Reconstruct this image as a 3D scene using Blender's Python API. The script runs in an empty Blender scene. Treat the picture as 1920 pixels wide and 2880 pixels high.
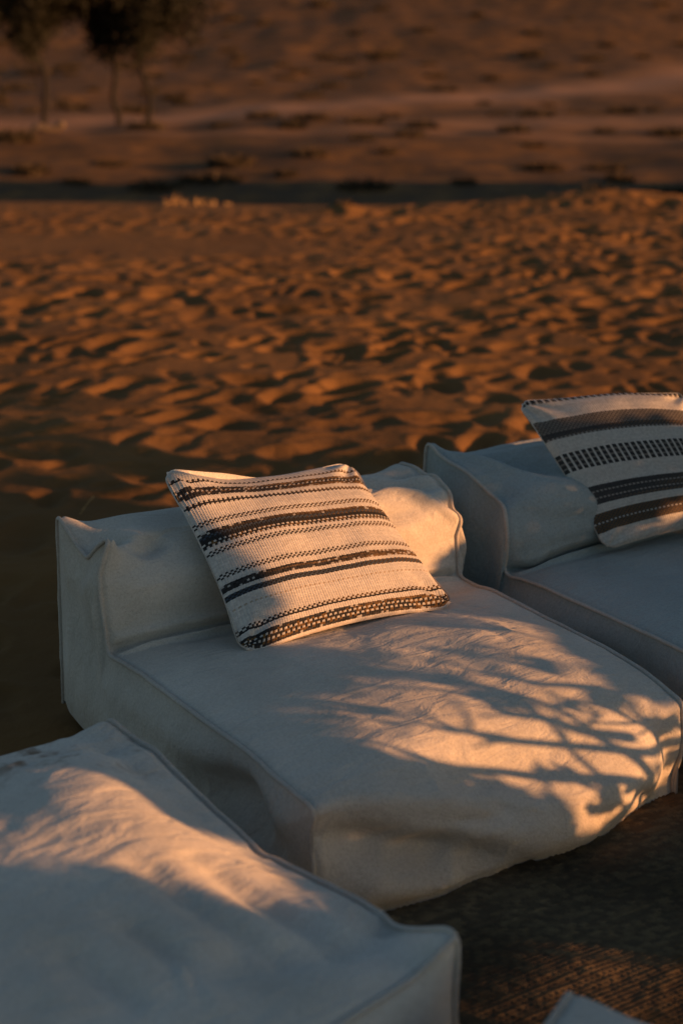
import bpy, math, random
import numpy as np
from mathutils import Vector, Matrix

rng = np.random.default_rng(7)
random.seed(7)
SC = bpy.context.scene
COL = SC.collection

# ------------------------------------------------------------------ camera
CAM_H, PITCH = 1.58, 18.0
cd = bpy.data.cameras.new('camera')
cam = bpy.data.objects.new('camera', cd)
COL.objects.link(cam)
cam.location = (0, 0, CAM_H)
cam.rotation_euler = (math.radians(90 - PITCH), 0, 0)
cd.sensor_fit = 'VERTICAL'
cd.sensor_height = 36
cd.sensor_width = 24
cd.lens = 50
cd.clip_start = 0.05
cd.clip_end = 3000
cd.dof.use_dof = True
cd.dof.focus_distance = 3.3
cd.dof.aperture_fstop = 2.1
SC.camera = cam

# ------------------------------------------------------------------ light
SUN_AZ, SUN_EL = -15.0, 9.0          # azimuth measured from +x towards +y
SV = np.array([math.cos(math.radians(SUN_EL)) * math.cos(math.radians(SUN_AZ)),
               math.cos(math.radians(SUN_EL)) * math.sin(math.radians(SUN_AZ)),
               math.sin(math.radians(SUN_EL))])
E1 = np.array([-SV[1], SV[0], 0.0]); E1 /= np.linalg.norm(E1)
E2 = np.cross(SV, E1)
world = bpy.data.worlds.new('World')
SC.world = world
world.use_nodes = True
wn = world.node_tree.nodes
wl = world.node_tree.links
sky = wn.new('ShaderNodeTexSky')
sky.sky_type = 'NISHITA'
sky.sun_disc = False
sky.sun_elevation = math.radians(SUN_EL)
sky.sun_rotation = math.radians(90 - SUN_AZ)
sky.air_density = 1.0
sky.dust_density = 0.6
sky.ozone_density = 1.2
wl.new(sky.outputs[0], wn['Background'].inputs[0])
wn['Background'].inputs[1].default_value = 0.066
sd = bpy.data.lights.new('sun', 'SUN')
sd.energy = 5.0
sd.color = (1.0, 0.44, 0.16)
sd.angle = math.radians(0.5)
sun = bpy.data.objects.new('sun', sd)
COL.objects.link(sun)
sun.location = tuple(SV * 30)
sun.rotation_euler = Vector(tuple(SV)).to_track_quat('Z', 'Y').to_euler()
SC.view_settings.view_transform = 'Standard'
SC.view_settings.look = 'None'
SC.view_settings.exposure = 0.70
SC.view_settings.gamma = 1.0
SC.view_settings.use_curve_mapping = False
SC.cycles.max_bounces = 6
SC.cycles.diffuse_bounces = 4

# ------------------------------------------------------------------ helpers
def link(o, parent=None):
    COL.objects.link(o)
    if parent is not None:
        o.parent = parent
    return o

def tag(o, label=None, cat=None, group=None, kind=None):
    if label: o['label'] = label
    if cat: o['category'] = cat
    if group: o['group'] = group
    if kind: o['kind'] = kind
    return o

def empty(name, loc=(0, 0, 0), rz=0.0):
    o = bpy.data.objects.new(name, None)
    o.location = loc
    o.rotation_euler = (0, 0, rz)
    o.empty_display_size = 0.1
    return link(o)

def mesh_np(name, verts, faces, smooth=True, mat=None):
    """faces: (n,3) or (n,4) int array"""
    me = bpy.data.meshes.new(name)
    verts = np.ascontiguousarray(verts, dtype=np.float32)
    faces = np.ascontiguousarray(faces, dtype=np.int32)
    n, k = faces.shape
    me.vertices.add(len(verts))
    me.vertices.foreach_set('co', verts.ravel())
    me.loops.add(n * k)
    me.loops.foreach_set('vertex_index', faces.ravel())
    me.polygons.add(n)
    me.polygons.foreach_set('loop_start', np.arange(0, n * k, k, dtype=np.int32))
    me.polygons.foreach_set('loop_total', np.full(n, k, dtype=np.int32))
    me.update(calc_edges=True)
    me.validate()
    if smooth:
        me.polygons.foreach_set('use_smooth', np.ones(len(me.polygons), dtype=bool))
    if mat:
        me.materials.append(mat)
    return me

def obj(name, me, parent=None):
    return link(bpy.data.objects.new(name, me), parent)

def grid_faces(nr, nc):
    i = np.arange(nr * nc).reshape(nr, nc)
    return np.stack([i[:-1, :-1], i[:-1, 1:], i[1:, 1:], i[1:, :-1]], -1).reshape(-1, 4)

def smooth01(x):
    x = np.clip(x, 0, 1)
    return x * x * (3 - 2 * x)

_perm = np.random.default_rng(3).permutation(256)
_perm = np.concatenate([_perm, _perm, _perm])
_g3 = np.random.default_rng(4).normal(size=(256, 3))
_g3 /= np.linalg.norm(_g3, axis=1)[:, None]

def noise3(p):
    """gradient noise, p (...,3), about -0.7..0.7"""
    p = np.asarray(p, dtype=np.float64)
    i = np.floor(p).astype(np.int64)
    f = p - i
    w = f * f * f * (f * (f * 6 - 15) + 10)
    out = 0
    for dx in (0, 1):
        for dy in (0, 1):
            for dz in (0, 1):
                h = _perm[(_perm[(_perm[(i[..., 0] + dx) & 255] + i[..., 1] + dy) & 255] + i[..., 2] + dz) & 255]
                g = _g3[h]
                d = g[..., 0] * (f[..., 0] - dx) + g[..., 1] * (f[..., 1] - dy) + g[..., 2] * (f[..., 2] - dz)
                wx = w[..., 0] if dx else 1 - w[..., 0]
                wy = w[..., 1] if dy else 1 - w[..., 1]
                wz = w[..., 2] if dz else 1 - w[..., 2]
                out = out + d * wx * wy * wz
    return out

def n2(x, y, s, z=0.0):
    return noise3(np.stack([x * s, y * s, np.full_like(x, z)], -1))

def gsmooth(a, sigma):
    """gaussian smoothing along axis 0 with clamped ends"""
    if sigma <= 0: return a.copy()
    r = int(3 * sigma) + 1
    k = np.exp(-0.5 * (np.arange(-r, r + 1) / sigma) ** 2); k /= k.sum()
    pad = np.concatenate([np.repeat(a[:1], r, 0), a, np.repeat(a[-1:], r, 0)], 0)
    out = np.zeros_like(a)
    for j, kk in enumerate(k):
        out += kk * pad[j:j + len(a)]
    return out

def resample(pts, ds):
    pts = np.asarray(pts, float)
    d = np.r_[0, np.cumsum(np.linalg.norm(np.diff(pts, axis=0), axis=1))]
    n = max(2, int(round(d[-1] / ds)) + 1)
    t = np.linspace(0, d[-1], n)
    return np.stack([np.interp(t, d, pts[:, k]) for k in range(pts.shape[1])], -1)

def tube(path, rad, sides=8, cap=True):
    """verts, quads of a tube along a polyline; rad scalar or per point"""
    path = np.asarray(path, float)
    n = len(path)
    rad = np.broadcast_to(np.asarray(rad, float), (n,))
    tan = np.gradient(path, axis=0)
    tan /= np.linalg.norm(tan, axis=1)[:, None] + 1e-9
    ref = np.array([0.0, 0, 1]) if abs(tan[0, 2]) < 0.9 else np.array([1.0, 0, 0])
    nrm = np.cross(tan[0], ref); nrm /= np.linalg.norm(nrm)
    V = []
    for i in range(n):
        nrm = nrm - tan[i] * (nrm @ tan[i]); nrm /= np.linalg.norm(nrm) + 1e-9
        b = np.cross(tan[i], nrm)
        a = np.arange(sides) * 2 * math.pi / sides
        V.append(path[i] + rad[i] * (np.cos(a)[:, None] * nrm + np.sin(a)[:, None] * b))
    V = np.concatenate(V)
    F = []
    for i in range(n - 1):
        for s in range(sides):
            s2 = (s + 1) % sides
            F.append((i * sides + s, i * sides + s2, (i + 1) * sides + s2, (i + 1) * sides + s))
    if cap:
        c0 = len(V); V = np.concatenate([V, path[:1], path[-1:]])
        for s in range(0, sides, 2):
            F.append((c0, (s + 2) % sides, s + 1, s))
            q = (n - 1) * sides
            F.append((c0 + 1, q + s, q + s + 1, q + (s + 2) % sides))
    return V, np.array(F)

class Geo:
    def __init__(self): self.v = []; self.f = []; self.n = 0
    def add(self, v, f):
        self.v.append(np.asarray(v, float)); self.f.append(np.asarray(f) + self.n); self.n += len(v)
    def mesh(self, name, mat, smooth=True):
        return mesh_np(name, np.concatenate(self.v), np.concatenate(self.f), smooth, mat)

# ------------------------------------------------------------------ materials
def material(name):
    m = bpy.data.materials.new(name)
    m.use_nodes = True
    nt = m.node_tree
    return m, nt.nodes, nt.links, nt.nodes['Principled BSDF']

def nd(nodes, typ, **kw):
    n = nodes.new(typ)
    for k, v in kw.items(): setattr(n, k, v)
    return n

def ramp(nodes, stops):
    r = nodes.new('ShaderNodeValToRGB')
    el = r.color_ramp.elements
    while len(el) < len(stops): el.new(0.5)
    for e, (p, c) in zip(el, stops):
        e.position = p; e.color = (*c, 1) if len(c) == 3 else c
    return r

def mat_canvas(name, base, dark, stain=None):
    m, N, L, B = material(name)
    tc = nd(N, 'ShaderNodeTexCoord')
    n1 = nd(N, 'ShaderNodeTexNoise'); n1.inputs['Scale'].default_value = 5; n1.inputs['Detail'].default_value = 5
    L.new(tc.outputs['Object'], n1.inputs['Vector'])
    r1 = ramp(N, [(0.3, dark), (0.68, base)])
    L.new(n1.outputs[0], r1.inputs[0])
    # flecks of the natural fibre
    n2_ = nd(N, 'ShaderNodeTexNoise'); n2_.inputs['Scale'].default_value = 420; n2_.inputs['Detail'].default_value = 2
    L.new(tc.outputs['Object'], n2_.inputs['Vector'])
    r2 = ramp(N, [(0.27, (0.74, 0.70, 0.66)), (0.42, (1, 1, 1))])
    L.new(n2_.outputs[0], r2.inputs[0])
    mx = nd(N, 'ShaderNodeMix', data_type='RGBA', blend_type='MULTIPLY'); mx.inputs[0].default_value = 1
    L.new(r1.outputs[0], mx.inputs[6]); L.new(r2.outputs[0], mx.inputs[7])
    # wind-blown dust caught along the lower hem
    sep = nd(N, 'ShaderNodeSeparateXYZ'); L.new(tc.outputs['Object'], sep.inputs[0])
    hz_ = nd(N, 'ShaderNodeMapRange'); hz_.inputs[1].default_value = 0.0; hz_.inputs[2].default_value = 0.13; hz_.inputs[3].default_value = 0.75; hz_.inputs[4].default_value = 0.0
    L.new(sep.outputs[2], hz_.inputs[0])
    nh = nd(N, 'ShaderNodeTexNoise'); nh.inputs['Scale'].default_value = 11; nh.inputs['Detail'].default_value = 6
    L.new(tc.outputs['Object'], nh.inputs['Vector'])
    mh = nd(N, 'ShaderNodeMath', operation='MULTIPLY'); L.new(hz_.outputs[0], mh.inputs[0]); L.new(nh.outputs[0], mh.inputs[1])
    md = nd(N, 'ShaderNodeMix', data_type='RGBA'); L.new(mh.outputs[0], md.inputs[0]); L.new(mx.outputs[2], md.inputs[6]); md.inputs[7].default_value = (0.24, 0.155, 0.085, 1)
    nf = nd(N, 'ShaderNodeTexNoise'); nf.inputs['Scale'].default_value = 150; nf.inputs['Detail'].default_value = 3; nf.inputs['Roughness'].default_value = 0.7
    L.new(tc.outputs['Object'], nf.inputs['Vector'])
    rf = ramp(N, [(0.30, (0.86, 0.85, 0.84)), (0.62, (1.04, 1.04, 1.04))]); L.new(nf.outputs[0], rf.inputs[0])
    mf = nd(N, 'ShaderNodeMix', data_type='RGBA', blend_type='MULTIPLY'); mf.inputs[0].default_value = 1
    L.new(md.outputs[2], mf.inputs[6]); L.new(rf.outputs[0], mf.inputs[7])
    outc = mf.outputs[2]
    if stain:
        vd = nd(N, 'ShaderNodeVectorMath', operation='DISTANCE'); vd.inputs[1].default_value = stain
        L.new(tc.outputs['Object'], vd.inputs[0])
        mr = nd(N, 'ShaderNodeMapRange'); mr.inputs[1].default_value = 0.10; mr.inputs[2].default_value = 0.26; mr.inputs[3].default_value = 1; mr.inputs[4].default_value = 0
        L.new(vd.outputs['Value'], mr.inputs[0])
        ns_ = nd(N, 'ShaderNodeTexNoise'); ns_.inputs['Scale'].default_value = 19; ns_.inputs['Detail'].default_value = 3
        L.new(tc.outputs['Object'], ns_.inputs['Vector'])
        rs = ramp(N, [(0.54, (0, 0, 0)), (0.70, (1, 1, 1))])
        L.new(ns_.outputs[0], rs.inputs[0])
        mm = nd(N, 'ShaderNodeMath', operation='MULTIPLY'); L.new(mr.outputs[0], mm.inputs[0]); L.new(rs.outputs[0], mm.inputs[1])
        ms = nd(N, 'ShaderNodeMix', data_type='RGBA'); L.new(mm.outputs[0], ms.inputs[0]); L.new(outc, ms.inputs[6]); ms.inputs[7].default_value = (0.20, 0.13, 0.08, 1)
        outc = ms.outputs[2]
    L.new(outc, B.inputs['Base Color'])
    B.inputs['Roughness'].default_value = 0.95
    B.inputs['Specular IOR Level'].default_value = 0.15
    B.inputs['Sheen Weight'].default_value = 0.12
    B.inputs['Sheen Roughness'].default_value = 0.6
    # weave grain + little creases
    n3 = nd(N, 'ShaderNodeTexNoise'); n3.inputs['Scale'].default_value = 190; n3.inputs['Detail'].default_value = 4
    L.new(tc.outputs['Object'], n3.inputs['Vector'])
    mp = nd(N, 'ShaderNodeMapping'); mp.inputs['Scale'].default_value = (9, 24, 16); mp.inputs['Rotation'].default_value = (0.4, 0.2, 0.6)
    L.new(tc.outputs['Object'], mp.inputs['Vector'])
    n4 = nd(N, 'ShaderNodeTexNoise'); n4.inputs['Scale'].default_value = 1.0; n4.inputs['Detail'].default_value = 4; n4.inputs['Distortion'].default_value = 0.8
    L.new(mp.outputs[0], n4.inputs['Vector'])
    b1 = nd(N, 'ShaderNodeBump'); b1.inputs['Strength'].default_value = 0.55; b1.inputs['Distance'].default_value = 0.0020
    L.new(n3.outputs[0], b1.inputs['Height'])
    b2 = nd(N, 'ShaderNodeBump'); b2.inputs['Strength'].default_value = 0.6; b2.inputs['Distance'].default_value = 0.014
    L.new(n4.outputs[0], b2.inputs['Height']); L.new(b1.outputs[0], b2.inputs['Normal'])
    L.new(b2.outputs[0], B.inputs['Normal'])
    return m

M_CANVAS = mat_canvas('natural_canvas', (0.57, 0.53, 0.46), (0.46, 0.425, 0.365))
M_CANVAS2 = mat_canvas('natural_canvas_worn', (0.59, 0.555, 0.49), (0.47, 0.44, 0.385), stain=(0.90, -0.08, 0.33))
M_CANVAS3 = mat_canvas('natural_canvas_cool_dark', (0.35, 0.385, 0.37), (0.30, 0.33, 0.315))  # darker, cooler copy of the canvas for the second seat
M_PIPE = mat_canvas('canvas_piping', (0.50, 0.46, 0.40), (0.42, 0.38, 0.33))
M_PLAIN = mat_canvas('plain_cotton', (0.66, 0.63, 0.58), (0.60, 0.57, 0.52))

def mat_attr(name, rough=0.9, bump_scale=900, bump_d=0.0008):
    m, N, L, B = material(name)
    a = nd(N, 'ShaderNodeAttribute'); a.attribute_name = 'yarn'
    tc = nd(N, 'ShaderNodeTexCoord')
    n1 = nd(N, 'ShaderNodeTexNoise'); n1.inputs['Scale'].default_value = bump_scale; n1.inputs['Detail'].default_value = 3
    L.new(tc.outputs['Object'], n1.inputs['Vector'])
    r = ramp(N, [(0.25, (0.7, 0.7, 0.7)), (0.65, (1.05, 1.05, 1.05))])
    L.new(n1.outputs[0], r.inputs[0])
    mx = nd(N, 'ShaderNodeMix', data_type='RGBA', blend_type='MULTIPLY'); mx.inputs[0].default_value = 1
    L.new(a.outputs['Color'], mx.inputs[6]); L.new(r.outputs[0], mx.inputs[7])
    L.new(mx.outputs[2], B.inputs['Base Color'])
    B.inputs['Roughness'].default_value = rough
    B.inputs['Specular IOR Level'].default_value = 0.15
    b = nd(N, 'ShaderNodeBump'); b.inputs['Strength'].default_value = 0.5; b.inputs['Distance'].default_value = bump_d
    L.new(n1.outputs[0], b.inputs['Height']); L.new(b.outputs[0], B.inputs['Normal'])
    return m

M_WOVEN = mat_attr('woven_wool')
M_RUG = mat_attr('woven_rug', bump_scale=500, bump_d=0.0012)

def mat_sand():
    m, N, L, B = material('desert_sand')
    tc = nd(N, 'ShaderNodeTexCoord')
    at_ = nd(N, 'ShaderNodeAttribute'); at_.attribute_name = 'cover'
    at2 = nd(N, 'ShaderNodeAttribute'); at2.attribute_name = 'track'
    n1 = nd(N, 'ShaderNodeTexNoise'); n1.inputs['Scale'].default_value = 0.9; n1.inputs['Detail'].default_value = 8
    L.new(tc.outputs['Object'], n1.inputs['Vector'])
    r1 = ramp(N, [(0.3, (0.130, 0.068, 0.025)), (0.7, (0.200, 0.104, 0.036))])
    L.new(n1.outputs[0], r1.inputs[0])
    n2_ = nd(N, 'ShaderNodeTexNoise'); n2_.inputs['Scale'].default_value = 1.6; n2_.inputs['Detail'].default_value = 9; n2_.inputs['Roughness'].default_value = 0.65
    L.new(tc.outputs['Object'], n2_.inputs['Vector'])
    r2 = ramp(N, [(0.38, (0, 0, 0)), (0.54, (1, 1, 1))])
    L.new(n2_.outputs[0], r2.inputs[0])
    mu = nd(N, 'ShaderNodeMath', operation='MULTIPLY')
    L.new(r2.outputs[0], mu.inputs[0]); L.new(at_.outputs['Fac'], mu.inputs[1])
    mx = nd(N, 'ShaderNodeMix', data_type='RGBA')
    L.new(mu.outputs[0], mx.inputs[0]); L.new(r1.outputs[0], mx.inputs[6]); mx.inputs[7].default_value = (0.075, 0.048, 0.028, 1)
    mt = nd(N, 'ShaderNodeMix', data_type='RGBA')
    L.new(at2.outputs['Fac'], mt.inputs[0]); L.new(mx.outputs[2], mt.inputs[6]); mt.inputs[7].default_value = (0.27, 0.165, 0.105, 1)
    L.new(mt.outputs[2], B.inputs['Base Color'])
    B.inputs['Roughness'].default_value = 0.95
    B.inputs['Specular IOR Level'].default_value = 0.1
    n3 = nd(N, 'ShaderNodeTexNoise'); n3.inputs['Scale'].default_value = 14; n3.inputs['Detail'].default_value = 8; n3.inputs['Roughness'].default_value = 0.6
    L.new(tc.outputs['Object'], n3.inputs['Vector'])
    b = nd(N, 'ShaderNodeBump'); b.inputs['Strength'].default_value = 0.45; b.inputs['Distance'].default_value = 0.02
    L.new(n3.outputs[0], b.inputs['Height'])
    n4 = nd(N, 'ShaderNodeTexNoise'); n4.inputs['Scale'].default_value = 500; n4.inputs['Detail'].default_value = 2
    L.new(tc.outputs['Object'], n4.inputs['Vector'])
    b2 = nd(N, 'ShaderNodeBump'); b2.inputs['Strength'].default_value = 0.25; b2.inputs['Distance'].default_value = 0.001
    L.new(n4.outputs[0], b2.inputs['Height']); L.new(b.outputs[0], b2.inputs['Normal'])
    L.new(b2.outputs[0], B.inputs['Normal'])
    return m

def mat_plain(name, c0, c1, scale, rough=0.9, trans=0.0):
    m, N, L, B = material(name)
    tc = nd(N, 'ShaderNodeTexCoord')
    n1 = nd(N, 'ShaderNodeTexNoise'); n1.inputs['Scale'].default_value = scale; n1.inputs['Detail'].default_value = 4
    L.new(tc.outputs['Object'], n1.inputs['Vector'])
    r1 = ramp(N, [(0.3, c0), (0.7, c1)])
    L.new(n1.outputs[0], r1.inputs[0]); L.new(r1.outputs[0], B.inputs['Base Color'])
    B.inputs['Roughness'].default_value = rough
    B.inputs['Specular IOR Level'].default_value = 0.2
    b = nd(N, 'ShaderNodeBump'); b.inputs['Strength'].default_value = 0.5; b.inputs['Distance'].default_value = 0.01
    L.new(n1.outputs[0], b.inputs['Height']); L.new(b.outputs[0], B.inputs['Normal'])
    return m

M_SAND = mat_sand()
M_BARK = mat_plain('shaded_bark', (0.016, 0.014, 0.012), (0.032, 0.027, 0.023), 14)  # near black: the crowns' shade on the trunks is put into the colour
M_LEAF = mat_plain('dusty_leaf', (0.016, 0.0155, 0.010), (0.028, 0.027, 0.017), 6)
M_SCRUB = mat_plain('dry_scrub', (0.04, 0.033, 0.02), (0.085, 0.06, 0.034), 9)
M_STRAW = mat_plain('dry_straw', (0.46, 0.27, 0.10), (0.62, 0.40, 0.17), 20)
M_WOOD = mat_plain('bleached_wood', (0.12, 0.085, 0.055), (0.19, 0.14, 0.095), 8)

# ------------------------------------------------------------------ ground
_py = np.array([-600, -20, 0, 9, 10.5, 12.2, 13.6, 14.9, 15.6, 16.4, 17.6, 20, 22.5, 25, 28, 31, 34, 40, 47, 56, 75, 100, 140, 200, 300, 700.])
_pz = np.array([0, 0, 0, .01, .03, -.04, -.01, .03, .03, -.08, -.40, -.85, -.85, -.56, -.22, -.04, .02, .10, .34, 1.0, 4.2, 9.5, 19, 31, 42, 60.])
_ty = np.arange(-600, 700, 0.1)
_tz = np.interp(_ty, _py, _pz)
_tz = gsmooth(_tz, 6.0)

def gaus(x, y, cx, cy, sx, sy):
    return np.exp(-0.5 * (((x - cx) / sx) ** 2 + ((y - cy) / sy) ** 2))

def track_mask(x, y):
    a = np.exp(-((y - (40.5 + 0.9 * x + 0.4 * np.sin(x * .5))) / 2.6) ** 2)
    b = np.exp(-((y - (31.0 - 0.10 * x + 0.35 * np.sin(x * .7 + 1))) / 0.55) ** 2)
    far = np.exp(-((y - (33.3 + 0.05 * x)) / 1.3) ** 2) * smooth01((x - 0.0) / 3)
    return np.clip(a * 0.9 + b * 0.45 + far * .6, 0, 1) * smooth01((y - 26) / 3)

def ground_z(x, y):
    x = np.asarray(x, float); y = np.asarray(y, float)
    ys = y + 0.35 * np.sin(x * 0.55 + 0.6) * smooth01((y - 13) / 3) * smooth01((60 - y) / 20)
    z = np.interp(ys, _ty, _tz)
    far = smooth01((y - 17) / 12)
    z = z + far * (0.30 * n2(x, y, 0.24, 1.3) + 0.10 * n2(x, y, 0.7, 4.1))
    hill = smooth01((y - 45) / 40)
    z = z + hill * (0.055 * np.clip(x, -60, 60) + 2.2 * n2(x, y, 0.035, 7.7) + 0.5 * n2(x, y, 0.12, 2.7))
    # dune off to the right that shades the hollow, rise on the crest at the right
    z = z + 3.3 * gaus(x, y, 12.3, 19.3, 2.6, 2.8) * (1 + 0.35 * n2(x, y, 0.33, 12.0)) + 2.6 * gaus(x, y, 19.0, 13.5, 4.5, 3.0)
    z = z + 0.13 * gaus(x, y, 3.0, 15.5, 0.7, 0.4) + 0.07 * gaus(x, y, 2.0, 15.4, 1.0, 0.4)
    z = z + 0.10 * gaus(x, y, 0.03, 14.7, 0.14, 0.14)
    return z

def build_ground():
    xs = np.concatenate([np.arange(-4.2, 4.2001, 0.024)])
    st, v, out = 0.024, 4.2, []
    while v < 500:
        st = min(st * 1.09, 25); v += st; out.append(v)
    out = np.array(out)
    xs = np.concatenate([-out[::-1], xs, out])
    ys = [-60, -40, -25, -15, -9, -6, -4, -2.5, -1.5, -0.7]
    y = 0.0
    while y < 600:
        if y < 2.6: s = 0.07
        elif y < 9: s = 0.019
        elif y < 17: s = 0.019 + (y - 9) * 0.0022
        else: s = min(0.034 + (y - 17) * 0.008, 12)
        ys.append(y); y += s
    ys = np.array(ys)
    X, Y = np.meshgrid(xs, ys)
    Z = ground_z(X, Y)
    # hummocky, trodden sand of the plateau
    edge = smooth01((15.9 - Y) / 0.8) * smooth01((9 - np.abs(X)) / 3) * smooth01((Y - 1.5) / 1.0)
    calm = 1 - 0.92 * np.exp(-((Y - (12.2 - 0.10 * X)) / 1.0) ** 2) * smooth01((1.6 - X) / 2.5)
    calm *= 1 - 0.6 * smooth01((Y - 12.8) / 2) * (0.35 + 0.65 * smooth01((0.8 - X) / 1.5))
    wx = X + 0.12 * n2(X, Y, 2.1, 9.0); wy = Y + 0.12 * n2(X, Y, 2.1, 19.0)
    h = 0.040 * n2(wx, wy, 0.9, 0.3) + 0.014 * n2(wx, wy, 2.6, 5.0) + 0.006 * n2(wx, wy, 6.0, 15.0)
    crumb = smooth01(n2(X, Y, 1.9, 31.0) * 3.0 - 0.35)
    r2 = np.random.default_rng(21)
    n_fp = 6800
    fx = r2.uniform(-6.5, 6.5, n_fp); fy = r2.uniform(3.0, 15.9, n_fp)
    fa = r2.normal(0.5, 1.1, n_fp); fl = 0.05 + 0.115 * r2.uniform(0, 1, n_fp) ** 2.0; fw = fl * r2.uniform(0.45, 0.8, n_fp)
    fd = r2.uniform(0.30, 0.75, n_fp) * fw
    pit = np.zeros_like(X); rim = np.zeros_like(X)
    for i in range(n_fp):
        R = fl[i] * 1.9
        j0, j1 = np.searchsorted(ys, (fy[i] - R, fy[i] + R)); k0, k1 = np.searchsorted(xs, (fx[i] - R, fx[i] + R))
        if j1 <= j0 or k1 <= k0: continue
        dx = wx[j0:j1, k0:k1] - fx[i]; dy = wy[j0:j1, k0:k1] - fy[i]
        c, s_ = math.cos(fa[i]), math.sin(fa[i])
        p = (dx * c + dy * s_) / fl[i]; q = (-dx * s_ + dy * c) / (fw[i] * (1 + 0.22 * np.tanh(1.6 * p)))
        r = np.sqrt(p * p + q * q)
        pit[j0:j1, k0:k1] = np.minimum(pit[j0:j1, k0:k1], -fd[i] * np.exp(-r ** 2.6 * 1.1))
        rim[j0:j1, k0:k1] = np.maximum(rim[j0:j1, k0:k1], 0.24 * fd[i] * np.exp(-((r - 1.3) / 0.27) ** 2))
    patch = 0.55 + 0.45 * smooth01(n2(X, Y, 0.75, 44.0) * 2.2 + 0.75)
    H = h + (pit + rim) * patch + 0.0085 * crumb * n2(X, Y, 22.0, 2.0) + 0.0028 * n2(X, Y, 13.0, 6.0)
    # flattened where the seats and the rug lie
    flat = 1 - smooth01((1.0 - np.hypot((X + 0.05) * 0.98, (Y - 2.75) * 0.9)) / 0.30)
    flat2 = 1 - smooth01((1.0 - np.hypot(X - 1.1, (Y - 3.5) * 0.9)) / 0.3)
    Z = Z - 0.045 * gaus(X, Y, -0.85, 3.45, 0.35, 0.4)
    Z = Z + (H * edge * calm * flat * flat2)
    V = np.stack([X, Y, Z], -1).reshape(-1, 3)
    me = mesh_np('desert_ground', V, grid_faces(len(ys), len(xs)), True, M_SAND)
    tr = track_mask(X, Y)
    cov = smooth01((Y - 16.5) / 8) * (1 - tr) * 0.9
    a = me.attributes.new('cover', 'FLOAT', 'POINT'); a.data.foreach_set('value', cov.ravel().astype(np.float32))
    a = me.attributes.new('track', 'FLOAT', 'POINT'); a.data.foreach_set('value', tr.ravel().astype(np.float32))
    tag(obj('desert_ground', me), kind='structure')

build_ground()

# ------------------------------------------------------------------ rug
def build_rug():
    # local frame along the seats' yaw
    yaw = math.radians(31)
    ex = np.array([math.cos(yaw), math.sin(yaw), 0]); fy = np.array([math.sin(yaw), -math.cos(yaw), 0])
    o = np.array([-0.30, 2.62, 0.006])
    px, pf = 0.0135, 0.0105               # stitch pitch
    nx, nf = int(2.3 / px), int(1.9 / pf)
    SX, SF = 2, 2
    a = np.arange(nx * SX + 1) / SX; b = np.arange(nf * SF + 1) / SF
    A, Bq = np.meshgrid(a, b)
    row = np.floor(Bq)
    j = np.random.default_rng(5)
    jit = j.uniform(-0.25, 0.25, nf + 2)[row.astype(int)]
    u = A + 0.5 * (row % 2) + jit + 0.25 * np.sin(A * 0.05 + row * 0.3)
    fu = u - np.floor(u); fv = Bq - row
    bump = np.sin(math.pi * fu) ** 0.8 * np.abs(np.sin(math.pi * np.clip(fv, 0, 1))) ** 0.8
    cid = (np.floor(u).astype(int) * 7919 + row.astype(int) * 104729) % 4096
    cr = j.uniform(0, 1, 4096)[cid]
    Z = 0.0075 * bump * (0.55 + 0.6 * cr) + 0.010 * n2(A * px, Bq * pf, 4.0) + 0.004 * n2(A * px, Bq * pf, 13.0)
    P = o + ex * (A * px)[..., None] + fy * (Bq * pf)[..., None] + np.array([0, 0, 1.0]) * Z[..., None]
    nr, nc = P.shape[:2]
    V = P.reshape(-1, 3)
    F = grid_faces(nr, nc)
    # a turned-down edge all round
    rim = np.concatenate([np.arange(nc), np.arange(1, nr) * nc + nc - 1, (nr - 1) * nc + np.arange(nc - 2, -1, -1), np.arange(nr - 2, 0, -1) * nc])
    low = V[rim].copy(); low[:, 2] = -0.02
    base = len(V); V = np.concatenate([V, low]); k = len(rim); i = np.arange(k); i2 = (i + 1) % k
    F = np.concatenate([F, np.stack([rim[i], base + i, base + i2, rim[i2]], -1)])
    me = mesh_np('rug', V, F, True, M_RUG)
    dk = np.array([0.085, 0.062, 0.040]); lt = np.array([0.19, 0.135, 0.075])
    wear = smooth01(n2(A * px, Bq * pf, 3.5, 2.0) * 1.6 + 0.45)
    c = dk + (lt - dk) * (cr ** 1.7)[..., None]
    c = c * (0.7 + 0.6 * wear)[..., None] * np.array([1.0, 0.98, 0.9])
    c = np.concatenate([c.reshape(-1, 3), np.tile(dk, (k, 1))]); c = np.concatenate([c, np.ones((len(c), 1))], 1)
    at_ = me.color_attributes.new('yarn', 'FLOAT_COLOR', 'POINT'); at_.data.foreach_set('color', c.astype(np.float32).ravel())
    tag(obj('rug', me), 'dark brown coarsely woven jute rug lying in front of the canvas seats', 'rug')

build_rug()

# ------------------------------------------------------------------ slip-covered floor seats
def rounded(path, r, ds=0.004):
    """polyline with circular-ish corner rounding; path list of (u,z,r?)"""
    pts = []
    P = [np.array(p[:2], float) for p in path]
    for i, p in enumerate(path):
        rr = p[2] if len(p) > 2 else r
        if i in (0, len(path) - 1) or rr <= 0:
            pts.append(P[i]); continue
        a = P[i - 1] - P[i]; b = P[i + 1] - P[i]
        la, lb = np.linalg.norm(a), np.linalg.norm(b)
        k = min(rr, 0.48 * la, 0.48 * lb)
        p0 = P[i] + a / la * k; p1 = P[i] + b / lb * k
        for t in np.linspace(0, 1, 9):
            pts.append((1 - t) ** 2 * p0 + 2 * t * (1 - t) * P[i] + t * t * p1)
    return resample(pts, ds)

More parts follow.
